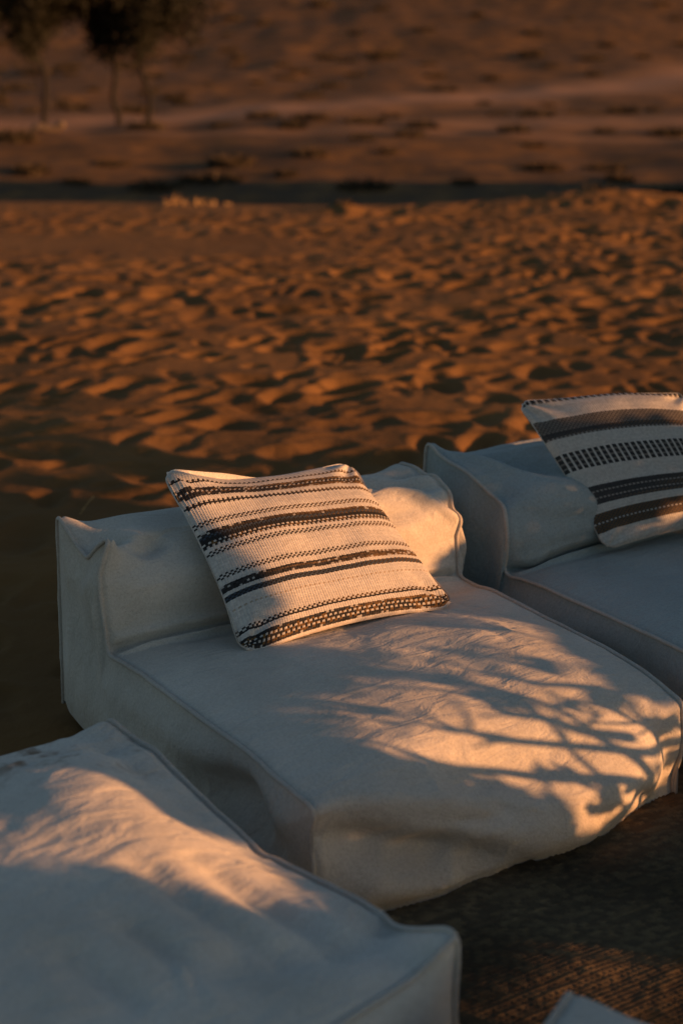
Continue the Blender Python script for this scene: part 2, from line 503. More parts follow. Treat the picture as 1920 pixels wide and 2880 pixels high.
def crumple(P, N, ex, es, step, seed, lo=-0.007, hi=0.013, iters=220, bend=0.10):
    """let a sheet with surplus cloth (ex across, es along) buckle: position-based relaxation on a coarse copy, added back smoothly"""
    nr, nc = P.shape[:2]
    ri = np.unique(np.round(np.linspace(0, nr - 1, max(8, int(nr / step)))).astype(int))
    ci = np.unique(np.round(np.linspace(0, nc - 1, max(8, int(nc / step)))).astype(int))
    X0 = P[np.ix_(ri, ci)]; Nn = N[np.ix_(ri, ci)]; ex = ex[np.ix_(ri, ci)]; es = es[np.ix_(ri, ci)]
    X = X0.copy()
    R, C = X.shape[:2]
    q = np.stack([X0[..., 0] * 16, X0[..., 1] * 12, X0[..., 2] * 14], -1)
    X += Nn * (0.004 * noise3(q + seed) + 0.003 * noise3(q * 2.1 + seed * 3))[..., None]
    pin = np.zeros((R, C), bool); pin[0] = pin[-1] = True; pin[:, 0] = pin[:, -1] = True
    lx = np.linalg.norm(X0[:, 1:] - X0[:, :-1], axis=-1) * (1 + 0.5 * (ex[:, 1:] + ex[:, :-1]))
    ly = np.linalg.norm(X0[1:] - X0[:-1], axis=-1) * (1 + 0.5 * (es[1:] + es[:-1]))
    em = 0.5 * (ex + es)
    ld = np.linalg.norm(X0[1:, 1:] - X0[:-1, :-1], axis=-1) * (1 + em[1:, 1:])
    le = np.linalg.norm(X0[1:, :-1] - X0[:-1, 1:], axis=-1) * (1 + em[1:, :-1])
    def solve(A, B, L, k):
        d = B - A; n = np.linalg.norm(d, axis=-1) + 1e-9
        c = (0.5 * k * (n - L) / n)[..., None] * d
        A += c; B -= c
    for it in range(iters):
        for o in (0, 1):
            m = (C - o) // 2
            solve(X[:, o:o + 2 * m:2][:, :m], X[:, o + 1:o + 1 + 2 * m:2][:, :m], lx[:, o::2][:, :m], 0.8)
            m = (R - o) // 2
            solve(X[o:o + 2 * m:2][:m], X[o + 1:o + 1 + 2 * m:2][:m], ly[o::2][:m], 0.8)
            m = (R - o) // 2
            solve(X[o:o + 2 * m:2, :-1][:m], X[o + 1:o + 1 + 2 * m:2, 1:][:m], ld[o::2][:m], 0.4)
            solve(X[o:o + 2 * m:2, 1:][:m], X[o + 1:o + 1 + 2 * m:2, :-1][:m], le[o::2][:m], 0.4)
        D = X - X0
        Lp = np.zeros_like(D)
        Lp[1:-1, 1:-1] = D[:-2, 1:-1] + D[2:, 1:-1] + D[1:-1, :-2] + D[1:-1, 2:] - 4 * D[1:-1, 1:-1]
        D += bend * Lp
        h = (D * Nn).sum(-1)
        D += Nn * (np.clip(h, lo, hi) - h)[..., None]
        T = D - Nn * ((D * Nn).sum(-1))[..., None]
        D -= 0.06 * T
        D[pin] = 0
        X = X0 + D
    # smooth upsampling (cubic b-spline like: linear then gaussian)
    def up(A, src, n, ax):
        A = np.moveaxis(A, ax, 0)
        f = np.interp(np.arange(n), src, np.arange(len(src))); i = np.clip(f.astype(int), 0, len(src) - 2); u = (f - i)
        a0 = A[np.maximum(i - 1, 0)]; a1 = A[i]; a2 = A[i + 1]; a3 = A[np.minimum(i + 2, len(src) - 1)]
        u = u.reshape((-1,) + (1,) * (A.ndim - 1))
        r_ = 0.5 * (2 * a1 + (a2 - a0) * u + (2 * a0 - 5 * a1 + 4 * a2 - a3) * u * u + (3 * a1 - a0 - 3 * a2 + a3) * u ** 3)
        return np.moveaxis(r_, 0, ax)
    D = up(up(X - X0, ri, nr, 0), ci, nc, 1)
    return P + D

class Seat:
    """canvas slip cover: a strip running hem > front > seat > backrest > hem between two side panels"""
    def __init__(self, name, label, group, origin, yaw, W, profile, marks, bulge, folds, seed, mat, soft=0.045, wr=1.0, ds=0.006, creases=(), grooves=(), loose=0.0, loose_top=1.0):
        self.creases = creases
        self.W, self.folds, self.seed, self.wr = W, folds, seed, wr
        self.taper = Seat.taper_next; self.shear = Seat.shear_next; self.umax = max(p[0] for p in profile)
        prof = rounded(profile, 0.02, ds)
        ns = len(prof)
        softp = gsmooth(prof, soft / ds)
        softp[0] = prof[0]; softp[-1] = prof[-1]
        self.root = empty(name, (*origin, 0), yaw)
        tag(self.root, label, 'floor seat', group)
        nt = int(W / ds) + 1
        t = np.linspace(0, 1, nt)
        tt = np.clip(2 * t - 1, -1, 1)
        w = 1 - np.abs(tt) ** 5                       # how far from the seams
        w2 = smooth01(np.minimum(t, 1 - t) * W / 0.10)
        U = prof[:, None, 0] * (1 - w2) + softp[:, None, 0] * w2
        Z = prof[:, None, 1] * (1 - w2) + softp[:, None, 1] * w2
        tan = np.gradient(softp, axis=0); tan /= np.linalg.norm(tan, axis=1)[:, None] + 1e-9
        nor = np.stack([-tan[:, 1], tan[:, 0]], -1)    # outward for a path going front hem -> top -> back
        nor = -nor if nor[np.argmax(prof[:, 1]), 1] < 0 else nor
        nor = gsmooth(nor, 6)
        sarc = np.r_[0, np.cumsum(np.linalg.norm(np.diff(prof, axis=0), axis=1))]
        B = np.zeros((ns, nt))
        for (u0, z0, su, amp, pw) in bulge:
            d2 = (prof[:, 0] - u0) ** 2 + (prof[:, 1] - z0) ** 2
            g = np.exp(-d2 / (2 * su * su))
            B += g[:, None] * amp * (1 - np.abs(tt) ** pw)[None, :]
        for (u0, z0, dep, wid) in grooves:
            k0 = int(np.argmin((prof[:, 0] - u0) ** 2 + (prof[:, 1] - z0) ** 2))
            da = sarc - sarc[k0]
            wob = 0.006 * noise3(np.stack([t * W * 5, t * 0 + seed, t * 0], -1)) + 0.003 * noise3(np.stack([t * W * 17, t * 0 + seed, t * 0], -1))
            dd = da[:, None] - wob[None]
            B += (-dep * np.exp(-(dd / wid) ** 2) + 0.45 * dep * np.exp(-((dd + 2.6 * wid) / (1.3 * wid)) ** 2) + 0.3 * dep * np.exp(-((dd - 2.6 * wid) / (1.5 * wid)) ** 2)) * smooth01(np.minimum(t, 1 - t) * W / 0.03)[None]
        X = np.tile(t * W, (ns, 1))
        P = np.stack([X, U + nor[:, None, 0] * B, Z + nor[:, None, 1] * B], -1)
        N = np.stack([np.zeros((ns, nt)), np.tile(nor[:, None, 0], (1, nt)), np.tile(nor[:, None, 1], (1, nt))], -1)
        ed = np.minimum(t, 1 - t) * W
        groove = -0.0045 * np.exp(-((ed - 0.006) / 0.006) ** 2)
        pk = noise3(np.stack([np.tile(sarc[:, None] * 26, (1, nt)), np.tile((t * W * 9)[None], (ns, 1)), np.full((ns, nt), seed)], -1))
        P = P + N * (groove[None] + 0.004 * pk * (np.exp(-((ed - 0.03) / 0.022) ** 2))[None])[..., None]
        P = self.deform(P, N, np.tile(w2 * 0.85 + 0.15, (ns, 1)))
        if loose:
            q = np.stack([P[..., 0] * 2.6, P[..., 1] * 2.6, P[..., 2] * 2.6], -1)
            v1 = smooth01(noise3(q + seed * 1.7) * 1.3 + 0.5); v2 = smooth01(noise3(q + seed * 2.9 + 7) * 1.3 + 0.5)
            fr = smooth01((prof[:, 1].max() * 0 + 0.23 - prof[:, 1]) / 0.12)[:, None]         # skirts hang loosest
            bk = smooth01((prof[:, 1] - 0.36) / 0.08)[:, None] * loose_top
            ex = loose * (0.35 + 1.3 * v1) * (1 + 2.4 * fr + 1.8 * bk)
            es = loose * (0.35 + 1.3 * v2) * (1 + 0.6 * fr + 1.2 * bk)
            P = crumple(P, N, ex, es, 0.0115 / ds, seed, -0.009, 0.017)
        self.P, self.prof = P, prof
        # split the strip into its panels at the marks (arc fractions by nearest profile point)
        cuts = [0] + [int(np.argmin((prof[:, 0] - m[1]) ** 2 + (prof[:, 1] - m[2]) ** 2)) for m in marks] + [ns - 1]
        names = [marks[0][3]] + [m[0] for m in marks]
        for k, nm in enumerate(names):
            a, b = cuts[k], cuts[k + 1]
            Q = P[a:b + 1]
            me = mesh_np(nm, self.loc(Q.reshape(-1, 3)), grid_faces(b - a + 1, nt), True, mat)
            obj(nm, me, self.root)
        # side panels
        i0 = int(np.argmax(prof[:, 1] > 0.045)); i1 = ns - 1 - int(np.argmax(prof[::-1, 1] > 0.045))
        for side, x in ((0, 0.0), (nt - 1, W)):
            top = P[:, side]
            nv = 40
            v = np.linspace(0, 1, nv)
            # side column ends: front hem .. back hem run along the strip's own vertical edges
            ftop = self.side_front; btop = self.side_back
            fi = int(np.argmin((prof[:, 0] - ftop[0]) ** 2 + (prof[:, 1] - ftop[1]) ** 2))
            bi = int(np.argmin((prof[:, 0] - btop[0]) ** 2 + (prof[:, 1] - btop[1]) ** 2))
            cols = top[fi:bi + 1]
            uu = (prof[fi:bi + 1, 0] - prof[bi, 0]) / (prof[fi, 0] - prof[bi, 0])
            base = np.stack([np.full(len(uu), x), prof[-1, 0] + uu * (prof[0, 0] - prof[-1, 0]), np.full(len(uu), 0.0)], -1)
            base[0] = top[0]; base[-1] = top[-1]
            S = cols[:, None] * (1 - v)[None, :, None] + base[:, None] * v[None, :, None]
            # first and last columns follow the strip edge exactly
            for c_, seg in ((0, top[:fi + 1][::-1]), (-1, top[bi:])):
                L_ = np.linspace(0, len(seg) - 1, nv)
                S[c_] = np.stack([np.interp(L_, np.arange(len(seg)), seg[:, q]) for q in range(3)], -1)
            e = np.minimum.reduce([np.minimum(uu, 1 - uu)[:, None] * 1.1 + 0 * v[None], (v[None] * cols[:, None, 2])])
            wz = smooth01(e / 0.09)
            sgn = -1 if side == 0 else 1
            out = sgn * (0.022 * wz + 0.020 * wz * noise3(S * np.array([3.0, 5.0, 6.0]) + seed))
            S[..., 0] += out
            NN = np.zeros_like(S); NN[..., 0] = sgn
            S2 = self.deform(S, NN, wz, only_local=False, already=1 - wz)
            if loose:
                q = S2 * 3.0
                S2 = crumple(S2, NN, loose * 2.2 * (0.3 + smooth01(noise3(q + seed * 4) + .5)), loose * 2.0 * (0.3 + smooth01(noise3(q + seed * 5) + .5)), 0.015 / 0.006, seed + side, -0.010, 0.020)
            me = mesh_np('side_panel', self.loc(S2.reshape(-1, 3)), grid_faces(S2.shape[0], nv), True, mat)
            obj('side_panel', me, self.root)
            # piping along the whole seam
            path = top.copy()
            path[:, 0] += sgn * 0.001
            path = path[::2]
            path = gsmooth(path, 0.8)
            path = path + 0.0022 * np.stack([noise3(path * 19 + 3), noise3(path * 19 + 9), noise3(path * 19 + 15)], -1)
            tv, tf = tube(path, 0.0052, 8)
            # seam flange so the cord reads as sewn in
            obj('piping', mesh_np('piping', self.loc(tv), tf, True, M_PIPE), self.root)

    side_front = (0, 0); side_back = (0, 0); taper_next = 0.0; shear_next = False

    def loc(self, p):
        """x across, u forwards, z up -> local xyz with forwards = -y"""
        k = self.taper * np.clip(p[:, 1] / self.umax, 0, 1.1)
        if self.shear:
            p = p.copy(); p[:, 1] += (self.W - p[:, 0]) * (0.05 + 0.09 * p[:, 1] / self.umax)
        return np.stack([p[:, 0] + k * np.clip(self.W * 0.6 - p[:, 0], 0, None), -p[:, 1], np.maximum(p[:, 2], -0.01)], -1)

    def deform(self, P, N, wz, only_local=True, already=None):
        shp = P.shape
        Q = P.copy()
        D = np.zeros(shp)
        for (pts, rad, vec) in self.folds:
            pts = np.asarray(pts, float)
            if len(pts) == 1:
                d2 = ((P - pts[0]) ** 2).sum(-1)
                tpr = 1.0
            else:
                best = np.full(shp[:-1], 1e9); tb = np.zeros(shp[:-1])
                L = len(pts) - 1
                for i in range(L):
                    a, b = pts[i], pts[i + 1]
                    ab = b - a
                    h = np.clip(((P - a) @ ab) / (ab @ ab), 0, 1)
                    dd = ((P - a - h[..., None] * ab) ** 2).sum(-1)
                    m = dd < best
                    best = np.where(m, dd, best); tb = np.where(m, (i + h) / L, tb)
                d2 = best
                tpr = np.clip(np.sin(math.pi * np.clip(tb * 0.86 + 0.07, 0, 1)), 0.0, 1) ** 0.7
            g = np.exp(-d2 / (2 * rad * rad)) * tpr
            if already is not None: g = g * (1 - already)
            D += g[..., None] * np.asarray(vec, float)
        Q = Q + D
        for (pts, rad, amp) in self.creases:
            pts = np.asarray(pts, float)
            lo, hi = pts.min(0) - 4 * rad, pts.max(0) + 4 * rad
            m = np.all((P > lo) & (P < hi), axis=-1)
            if not m.any(): continue
            p = P[m]; best = np.full(len(p), 1e9); tb = np.zeros(len(p))
            L = len(pts) - 1
            for i in range(L):
                a, b = pts[i], pts[i + 1]; ab = b - a
                hh = np.clip(((p - a) @ ab) / (ab @ ab), 0, 1)
                dd = ((p - a - hh[:, None] * ab) ** 2).sum(-1)
                k = dd < best
                best = np.where(k, dd, best); tb = np.where(k, (i + hh) / L, tb)
            g = amp * np.exp(-best / (rad * rad)) * np.sin(math.pi * np.clip(tb, 0, 1)) ** 1.2
            q_ = Q[m]; q_ += N[m] * (g * wz[m])[:, None]; Q[m] = q_
        # cloth waviness, three scales
        s = self.seed
        n = 0.011 * noise3(P * 3.0 + s) + 0.0050 * noise3(P * np.array([8.0, 6.5, 8]) + s * 2)
        a = noise3(P * np.array([10.0, 14, 10]) + s * 3 + 1.4 * noise3(P * 4 + s)[..., None])
        n = n + 0.0026 * (0.35 - np.abs(a)) * self.wr * smooth01(noise3(P * 3 + s * 5) * 2.2 + 0.55)
        b = noise3((P @ np.array([[1, .5, 0], [-.5, 1, .2], [0, -.2, 1]])) * np.array([34.0, 13, 22]) + s * 7)
        n = n + 0.0016 * b * self.wr * smooth01(noise3(P * 4.0 + s * 9) * 2.5 + 0.35)
        return Q + N * (n * wz)[..., None]

def smain():
    prof = [(0.86, 0.0), (0.868, 0.12), (0.865, 0.245, 0.02), (0.60, 0.262), (0.15, 0.262), (0.02, 0.250, 0.015), (0.004, 0.262, 0.01), (-0.012, 0.36),
            (-0.035, 0.50, 0.022), (-0.15, 0.505), (-0.285, 0.495, 0.022), (-0.30, 0.3), (-0.325, -0.035)]
    marks = [('backrest', 0.004, 0.252, 'seat')]
    bulge = [(0.87, 0.07, 0.075, 0.085, 3), (0.45, 0.26, 0.22, 0.034, 4), (0.78, .25, .08, .012, 4), (0.0, 0.38, 0.06, 0.022, 4), (-0.16, 0.50, 0.08, -0.022, 4), (-0.29, 0.3, 0.1, 0.03, 3)]
    folds = [
        ([(0.0, -0.15, 0.50)], 0.055, (0.018, 0, -0.060)),
        ([(0.0, -0.15, 0.47), (0.05, -0.12, 0.48), (0.09, -0.11, 0.5)], 0.020, (0, 0, -0.034)),
        ([(0.0, -0.06, 0.43), (0.10, -0.03, 0.43), (0.25, -.02, .45)], 0.02, (0, -0.012, 0)),
        ([(0.10, -0.03, 0.49), (0.20, -0.07, 0.5)], 0.030, (0, -0.022, -0.036)),
        ([(0.0, -0.045, 0.505)], 0.032, (0.030, 0.012, 0.026)),
        ([(0.0, -0.285, 0.50)], 0.03, (0.0, 0.0, 0.018)),
        ([(0.15, -0.03, 0.49), (0.30, -0.06, 0.50), (0.5, -0.05, .5)], 0.05, (0, -0.03, -0.012)),
        ([(0.76, -0.12, 0.505), (0.88, -0.06, 0.485), (0.96, -0.025, 0.43), (1.0, -0.015, 0.39)], 0.015, (0, 0.016, 0.014)),
        ([(0.80, -0.17, 0.5), (0.90, -0.11, 0.49), (0.98, -0.06, 0.455), (1.0, -0.04, 0.43)], 0.021, (0, -0.022, -0.044)),
        ([(0.84, -0.21, 0.5), (0.93, -0.165, 0.5), (1.0, -0.10, 0.48)], 0.014, (0, 0, 0.014)),
        ([(0.62, 0.0, 0.42), (0.78, -0.01, 0.40), (0.9, -0.01, 0.43)], 0.02, (0, 0.010, 0)),
        ([(1.0, -0.02, 0.50)], 0.05, (0.005, -0.012, -0.028)),
        ([(0.98, -0.03, 0.36), (0.97, -0.03, 0.46)], 0.08, (0.010, 0.014, 0.0)),
        ([(0.88, -0.2, 0.5), (1.0, -0.14, 0.49)], 0.022, (0, 0, -0.026)),
        ([(1.0, -0.28, 0.50)], 0.035, (0.0, 0.0, 0.0)),
        ([(0.62, 0.06, .27), (0.85, 0.10, .27), (1.0, 0.09, 0.26)], 0.03, (0, 0, -0.012)),
        ([(0.02, 0.02, .26), (0.25, 0.05, .26), (0.45, 0.05, .26)], 0.018, (0, 0, -0.012)),
        ([(0.03, 0.88, 0.17), (0.22, 0.94, 0.11), (0.44, 0.97, 0.05)], 0.034, (0, -0.085, 0)),
        ([(0.05, 0.85, 0.245), (0.25, 0.88, 0.22), (0.5, 0.9, 0.17)], 0.022, (0, 0.014, 0.010)),
        ([(0.02, 0.86, 0.10), (0.16, 0.87, 0.06)], 0.022, (0, -0.03, 0)),
        ([(0.10, 0.86, 0.04), (0.12, 0.87, 0.09)], 0.018, (0, 0.022, 0)),
        ([(0.46, 0.89, 0.02), (0.54, 0.89, 0.03)], 0.025, (0, -0.045, 0.012)),
        ([(0.75, 0.86, 0.02), (1.0, 0.86, 0.04)], 0.05, (0, -0.045, 0)),
        ([(0.86, 0.84, 0.24), (0.93, 0.87, 0.15), (0.95, .88, .05)], 0.022, (0, -0.025, -0.006)),
        ([(0.30, 0.87, 0.25), (0.55, 0.87, 0.25), (0.9, 0.86, 0.25)], 0.075, (0, -0.028, -0.050)),
        ([(1.0, 0.86, 0.24)], 0.05, (0.0, -0.008, -0.010)),
        ([(0.60, 0.93, 0.10), (0.78, 0.93, 0.05)], 0.025, (0, -0.022, 0)),
        ([(0.28, 0.93, 0.04), (0.36, 0.94, 0.10)], 0.020, (0, 0.020, 0)),
        ([(0.55, 0.25, 0.28), (0.75, 0.55, 0.29), (0.92, 0.80, 0.27)], 0.10, (0, 0, 0.012)),
        ([(0.0, 0.46, 0.12), (0.0, 0.62, 0.15), (0.0, 0.72, 0.11)], 0.045, (0.075, 0, 0)),
        ([(0.0, 0.60, 0.06), (0.0, 0.82, 0.05)], 0.03, (-0.02, 0, 0)),
        ([(0.0, -0.05, 0.20), (0.0, -0.22, 0.36)], 0.05, (0.014, 0, 0)),
    ]
    Seat.taper_next = 0.10
    r = np.random.default_rng(14)
    creases = []
    def crease(c, ang, ln, rad, amp, plane):
        t_ = np.linspace(-.5, .5, 6) * ln
        bow = r.uniform(-.12, .12) * ln * (1 - (2 * t_ / ln) ** 2)
        a_ = c[0] + t_ * math.cos(ang) - bow * math.sin(ang); b_ = c[1] + t_ * math.sin(ang) + bow * math.cos(ang)
        if plane == 'top': P_ = np.stack([a_, b_, np.full(6, c[2])], -1)
        else: P_ = np.stack([a_, np.full(6, c[2]), b_], -1)
        creases.append((P_, rad, amp))
    for k in range(16): crease((r.uniform(.66, .95), r.uniform(.22, .62), .285), r.normal(1.05, .25), r.uniform(.07, .17), r.uniform(.008, .014), r.uniform(.002, .005) * r.choice([-1, 1]), 'top')
    for k in range(10): crease((r.uniform(.1, .9), r.uniform(.03, .12), .27), r.normal(0.1, .3), r.uniform(.1, .25), r.uniform(.010, .02), r.uniform(.002, .005) * r.choice([-1, 1]), 'top')
    for k in range(10): crease((r.uniform(.1, .7), r.uniform(.2, .75), .29), r.normal(0.5, .5), r.uniform(.12, .3), r.uniform(.014, .03), r.uniform(.002, .0045) * r.choice([-1, 1]), 'top')
    for k in range(14): crease((r.uniform(.05, .95), r.uniform(-.26, -.06), .49), r.normal(0.1, .35), r.uniform(.08, .25), r.uniform(.008, .016), r.uniform(.003, .007) * r.choice([-1, 1]), 'top')
    for k in range(18): crease((r.uniform(.05, .95), r.uniform(.01, .2), .92), r.normal(-0.45, .5), r.uniform(.10, .26), r.uniform(.012, .026), r.uniform(.004, .010) * r.choice([-1, 1]), 'front')
    for k in range(9): crease((r.uniform(.62, .97), r.uniform(.3, .46), -.02), r.normal(-0.6, .4), r.uniform(.08, .2), r.uniform(.008, .016), r.uniform(.002, .005) * r.choice([-1, 1]), 'front')
    Seat.side_front = (0.865, 0.243); Seat.side_back = (-0.285, 0.493)
    return Seat('floor_seat', 'pale canvas low seat with backrest and side piping, branch shadows across its cushion', 'canvas floor seats',
                (-0.544, 3.037), math.radians(31), 0.99, prof, marks, bulge, folds, 3.7, M_CANVAS, ds=0.0042, creases=creases, grooves=[(0.004, 0.256, 0.022, 0.008)], loose=0.011)

def ssecond():
    prof = [(0.90, 0.0), (0.905, 0.12), (0.90, 0.235, 0.02), (0.60, 0.25), (0.15, 0.25), (0.03, 0.24, 0.015), (0.004, 0.252, 0.01), (0.012, 0.34),
            (-0.005, 0.44, 0.08), (-0.18, 0.48), (-0.365, 0.498, 0.018), (-0.38, 0.3), (-0.385, 0.0)]
    marks = [('backrest', 0.004, 0.245, 'seat')]
    bulge = [(0.90, 0.10, 0.08, 0.045, 3), (0.45, 0.26, 0.22, 0.03, 4), (0.01, 0.36, 0.08, 0.080, 3), (-0.19, 0.53, 0.1, -0.01, 4), (-0.38, 0.3, 0.1, 0.03, 3)]
    folds = [
        ([(0.0, -0.05, 0.47)], 0.05, (0.03, -0.02, -0.03)),
        ([(0.05, -0.33, 0.50), (0.25, -0.30, 0.50), (0.5, -0.3, .50)], 0.03, (0, 0, -0.02)),
        ([(0.02, -0.34, 0.50), (0.10, -0.18, 0.475), (0.16, -0.04, 0.48)], 0.022, (0, 0.006, 0.020)),
        ([(0.07, -0.33, 0.50), (0.18, -0.2, 0.475), (0.26, -0.04, 0.49)], 0.03, (0, -0.006, -0.022)),
        ([(0.10, -0.30, 0.50), (0.35, -0.25, 0.49), (0.6, -0.26, 0.49)], 0.018, (0, 0, 0.012)),
        ([(0.02, 0.0, 0.42), (0.12, 0.07, 0.38), (0.3, 0.09, 0.36)], 0.025, (0, -0.018, 0)),
        ([(0.01, -0.01, 0.44), (0.012, 0.01, 0.34), (0.02, 0.0, 0.27)], 0.012, (0.0, 0.010, 0)),
        ([(0.0, -0.36, 0.50)], 0.03, (0, 0, 0.02)),
        ([(0.10, -0.02, 0.5), (0.24, 0.02, 0.45)], 0.03, (0, 0.016, 0.012)),
        ([(0.02, 0.03, 0.25), (0.3, 0.05, 0.25), (0.6, 0.05, 0.25)], 0.025, (0, 0, -0.02)),
        ([(0.02, 0.0, 0.30), (0.12, 0.02, 0.29)], 0.03, (0.0, 0.02, -0.02)),
        ([(0.0, 0.3, 0.1), (0.0, 0.6, 0.12)], 0.06, (0.03, 0, 0)),
        ([(0.2, 0.2, .25), (0.5, .45, .26)], 0.08, (0, 0, -0.012)),
    ]
    Seat.taper_next = 0.03
    Seat.side_front = (0.90, 0.233); Seat.side_back = (-0.365, 0.495)
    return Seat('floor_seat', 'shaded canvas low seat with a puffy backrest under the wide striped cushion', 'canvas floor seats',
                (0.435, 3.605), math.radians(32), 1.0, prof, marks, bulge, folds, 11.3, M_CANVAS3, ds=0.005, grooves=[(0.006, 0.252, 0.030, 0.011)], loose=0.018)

def sfront():
    L = 1.02
    prof = [(L, 0.0), (L + .012, 0.15), (L + .005, 0.315, 0.016), (L - .25, 0.33), (0.3, 0.33), (0.0, 0.305, 0.05), (-0.01, 0.15), (-0.005, 0.0)]
    marks = []
    W = 1.05
    yaw = math.radians(39.2)
    R = np.array([-0.478, 2.605]); ex = np.array([math.cos(yaw), math.sin(yaw)])
    o = R - ex * W
    r = np.random.default_rng(8)
    creases = []
    for k in range(46):
        c = np.array([r.uniform(.25, 1.0), r.uniform(.45, .98), .345]); an = r.normal(1.25, .35); ln = r.uniform(.05, .16)
        t_ = np.linspace(-.5, .5, 5) * ln
        creases.append((np.stack([c[0] + t_ * math.cos(an), c[1] + t_ * math.sin(an), np.full(5, c[2])], -1), r.uniform(.009, .018), r.uniform(.003, .008) * r.choice([-1, 1])))
    for k in range(16):
        c = np.array([r.uniform(.3, 1.0), r.uniform(.03, .16), .33]); an = r.normal(0.1, .4); ln = r.uniform(.06, .18)
        t_ = np.linspace(-.5, .5, 5) * ln
        creases.append((np.stack([c[0] + t_ * math.cos(an), c[1] + t_ * math.sin(an), np.full(5, c[2])], -1), r.uniform(.009, .016), r.uniform(.003, .008) * r.choice([-1, 1])))
    bulge = [(0.5, 0.33, 0.24, 0.04, 4), (L, 0.15, 0.08, 0.02, 3), (0, .15, .1, .02, 3)]
    folds = [
        ([(0.92, 0.10, 0.33), (0.86, 0.35, 0.36), (0.92, 0.62, .35)], 0.10, (0, 0, 0.020)),
        ([(0.70, 0.82, 0.34), (0.88, 0.88, 0.33), (1.0, 0.94, 0.33)], 0.030, (0, 0, -0.026)),
        ([(0.86, 0.60, 0.35), (0.90, 0.76, 0.35), (0.92, 0.9, 0.34)], 0.020, (0, 0, -0.026)),
        ([(0.76, 0.58, 0.36), (0.79, 0.74, 0.36), (0.83, 0.88, 0.35)], 0.018, (0, 0, -0.022)),
        ([(0.66, 0.66, 0.36), (0.70, 0.8, 0.36)], 0.016, (0, 0, -0.018)),
        ([(0.55, 0.66, 0.36), (0.60, 0.84, 0.36)], 0.02, (0, 0, -0.018)),
        ([(W, 0.18, 0.33), (W, 0.5, 0.33), (W, 0.86, 0.33)], 0.13, (-0.004, 0, -0.085)),
        ([(W, 0.5, 0.30), (W, 0.58, 0.30)], 0.035, (-0.01, 0, -0.01)),
        ([(W, L - .01, 0.33)], 0.040, (-0.004, 0.010, 0.040)),
        ([(W, 0.86, 0.33), (W - .05, .9, .33)], 0.030, (0, 0, -0.028)),
        ([(0.80, 0.04, 0.32), (0.98, 0.05, 0.32)], 0.022, (0, 0, -0.014)),
        ([(0.82, 0.10, 0.33), (1.0, 0.13, 0.32)], 0.016, (0, 0, -0.010)),
        ([(W, 0.0, 0.31)], 0.050, (-0.016, 0.018, 0.024)),
        ([(W - .08, 0.05, .33), (W - .07, 0.3, .32), (W - .06, 0.6, .32)], 0.020, (0, 0, -0.013)),
        ([(W, 0.06, .2), (W, 0.35, .22), (W, .7, .2)], 0.07, (0.03, 0, 0)),
    ]
    Seat.taper_next = 0.0; Seat.shear_next = True
    Seat.side_front = (L + .005, 0.312); Seat.side_back = (0.0, 0.303)
    s = Seat('floor_seat', 'worn canvas seat in the near foreground with sunlit streak and brown stains at its corner', 'canvas floor seats',
             tuple(o), yaw, W, prof, [('seat', 0.9, 0.325, 'front_panel')], bulge, folds, 23.1, M_CANVAS2, soft=0.03, wr=1.6, ds=0.005, creases=creases, loose=0.016, loose_top=0)
    # piping along the front top seam
    i = int(np.argmin((s.prof[:, 0] - (L + .0)) ** 2 + (s.prof[:, 1] - 0.316) ** 2))
    path = gsmooth(s.P[i, ::2], 1.0) + np.array([0, 0.003, 0.003])
    tv, tf = tube(path, 0.0052, 8)
    obj('piping', mesh_np('piping', s.loc(tv), tf, True, M_PIPE), s.root)
    return s

smain(); ssecond(); sfront()

# low pouf whose corner enters at the bottom
def pouf():
    yaw = math.radians(33)
    W, L = 0.55, 0.55
    prof = [(L, 0.0), (L + .006, 0.15), (L, 0.30, 0.03), (L - .2, 0.315), (0.2, 0.315), (0.0, 0.305, 0.018), (-0.006, 0.15), (0, 0.0)]
    Seat.shear_next = False
    Seat.side_front = (L, 0.295); Seat.side_back = (0.0, 0.302)
    s = Seat('pouf', 'corner of a pale canvas pouf entering at the bottom of the rug', None, (0.330, 1.722), yaw - math.radians(62), W, prof,
             [('seat', 0.4, 0.315, 'front_panel')], [(0.25, 0.315, 0.14, 0.02, 4)],
             [([(0.1, 0.05, .31), (0.2, 0.12, .32)], 0.03, (0, 0, -0.012))], 31.0, M_CANVAS2, soft=0.03)
    s.root['category'] = 'pouf'

pouf()

# ------------------------------------------------------------------ woven cushions
WHITE = np.array([0.62, 0.585, 0.53]); BLACK = np.array([0.032, 0.031, 0.031]); BROWN = np.array([0.20, 0.115, 0.045])
BLUE = np.array([0.05, 0.065, 0.085]); TAN = np.array([0.44, 0.36, 0.27]); GREY = np.array([0.21, 0.19, 0.17])

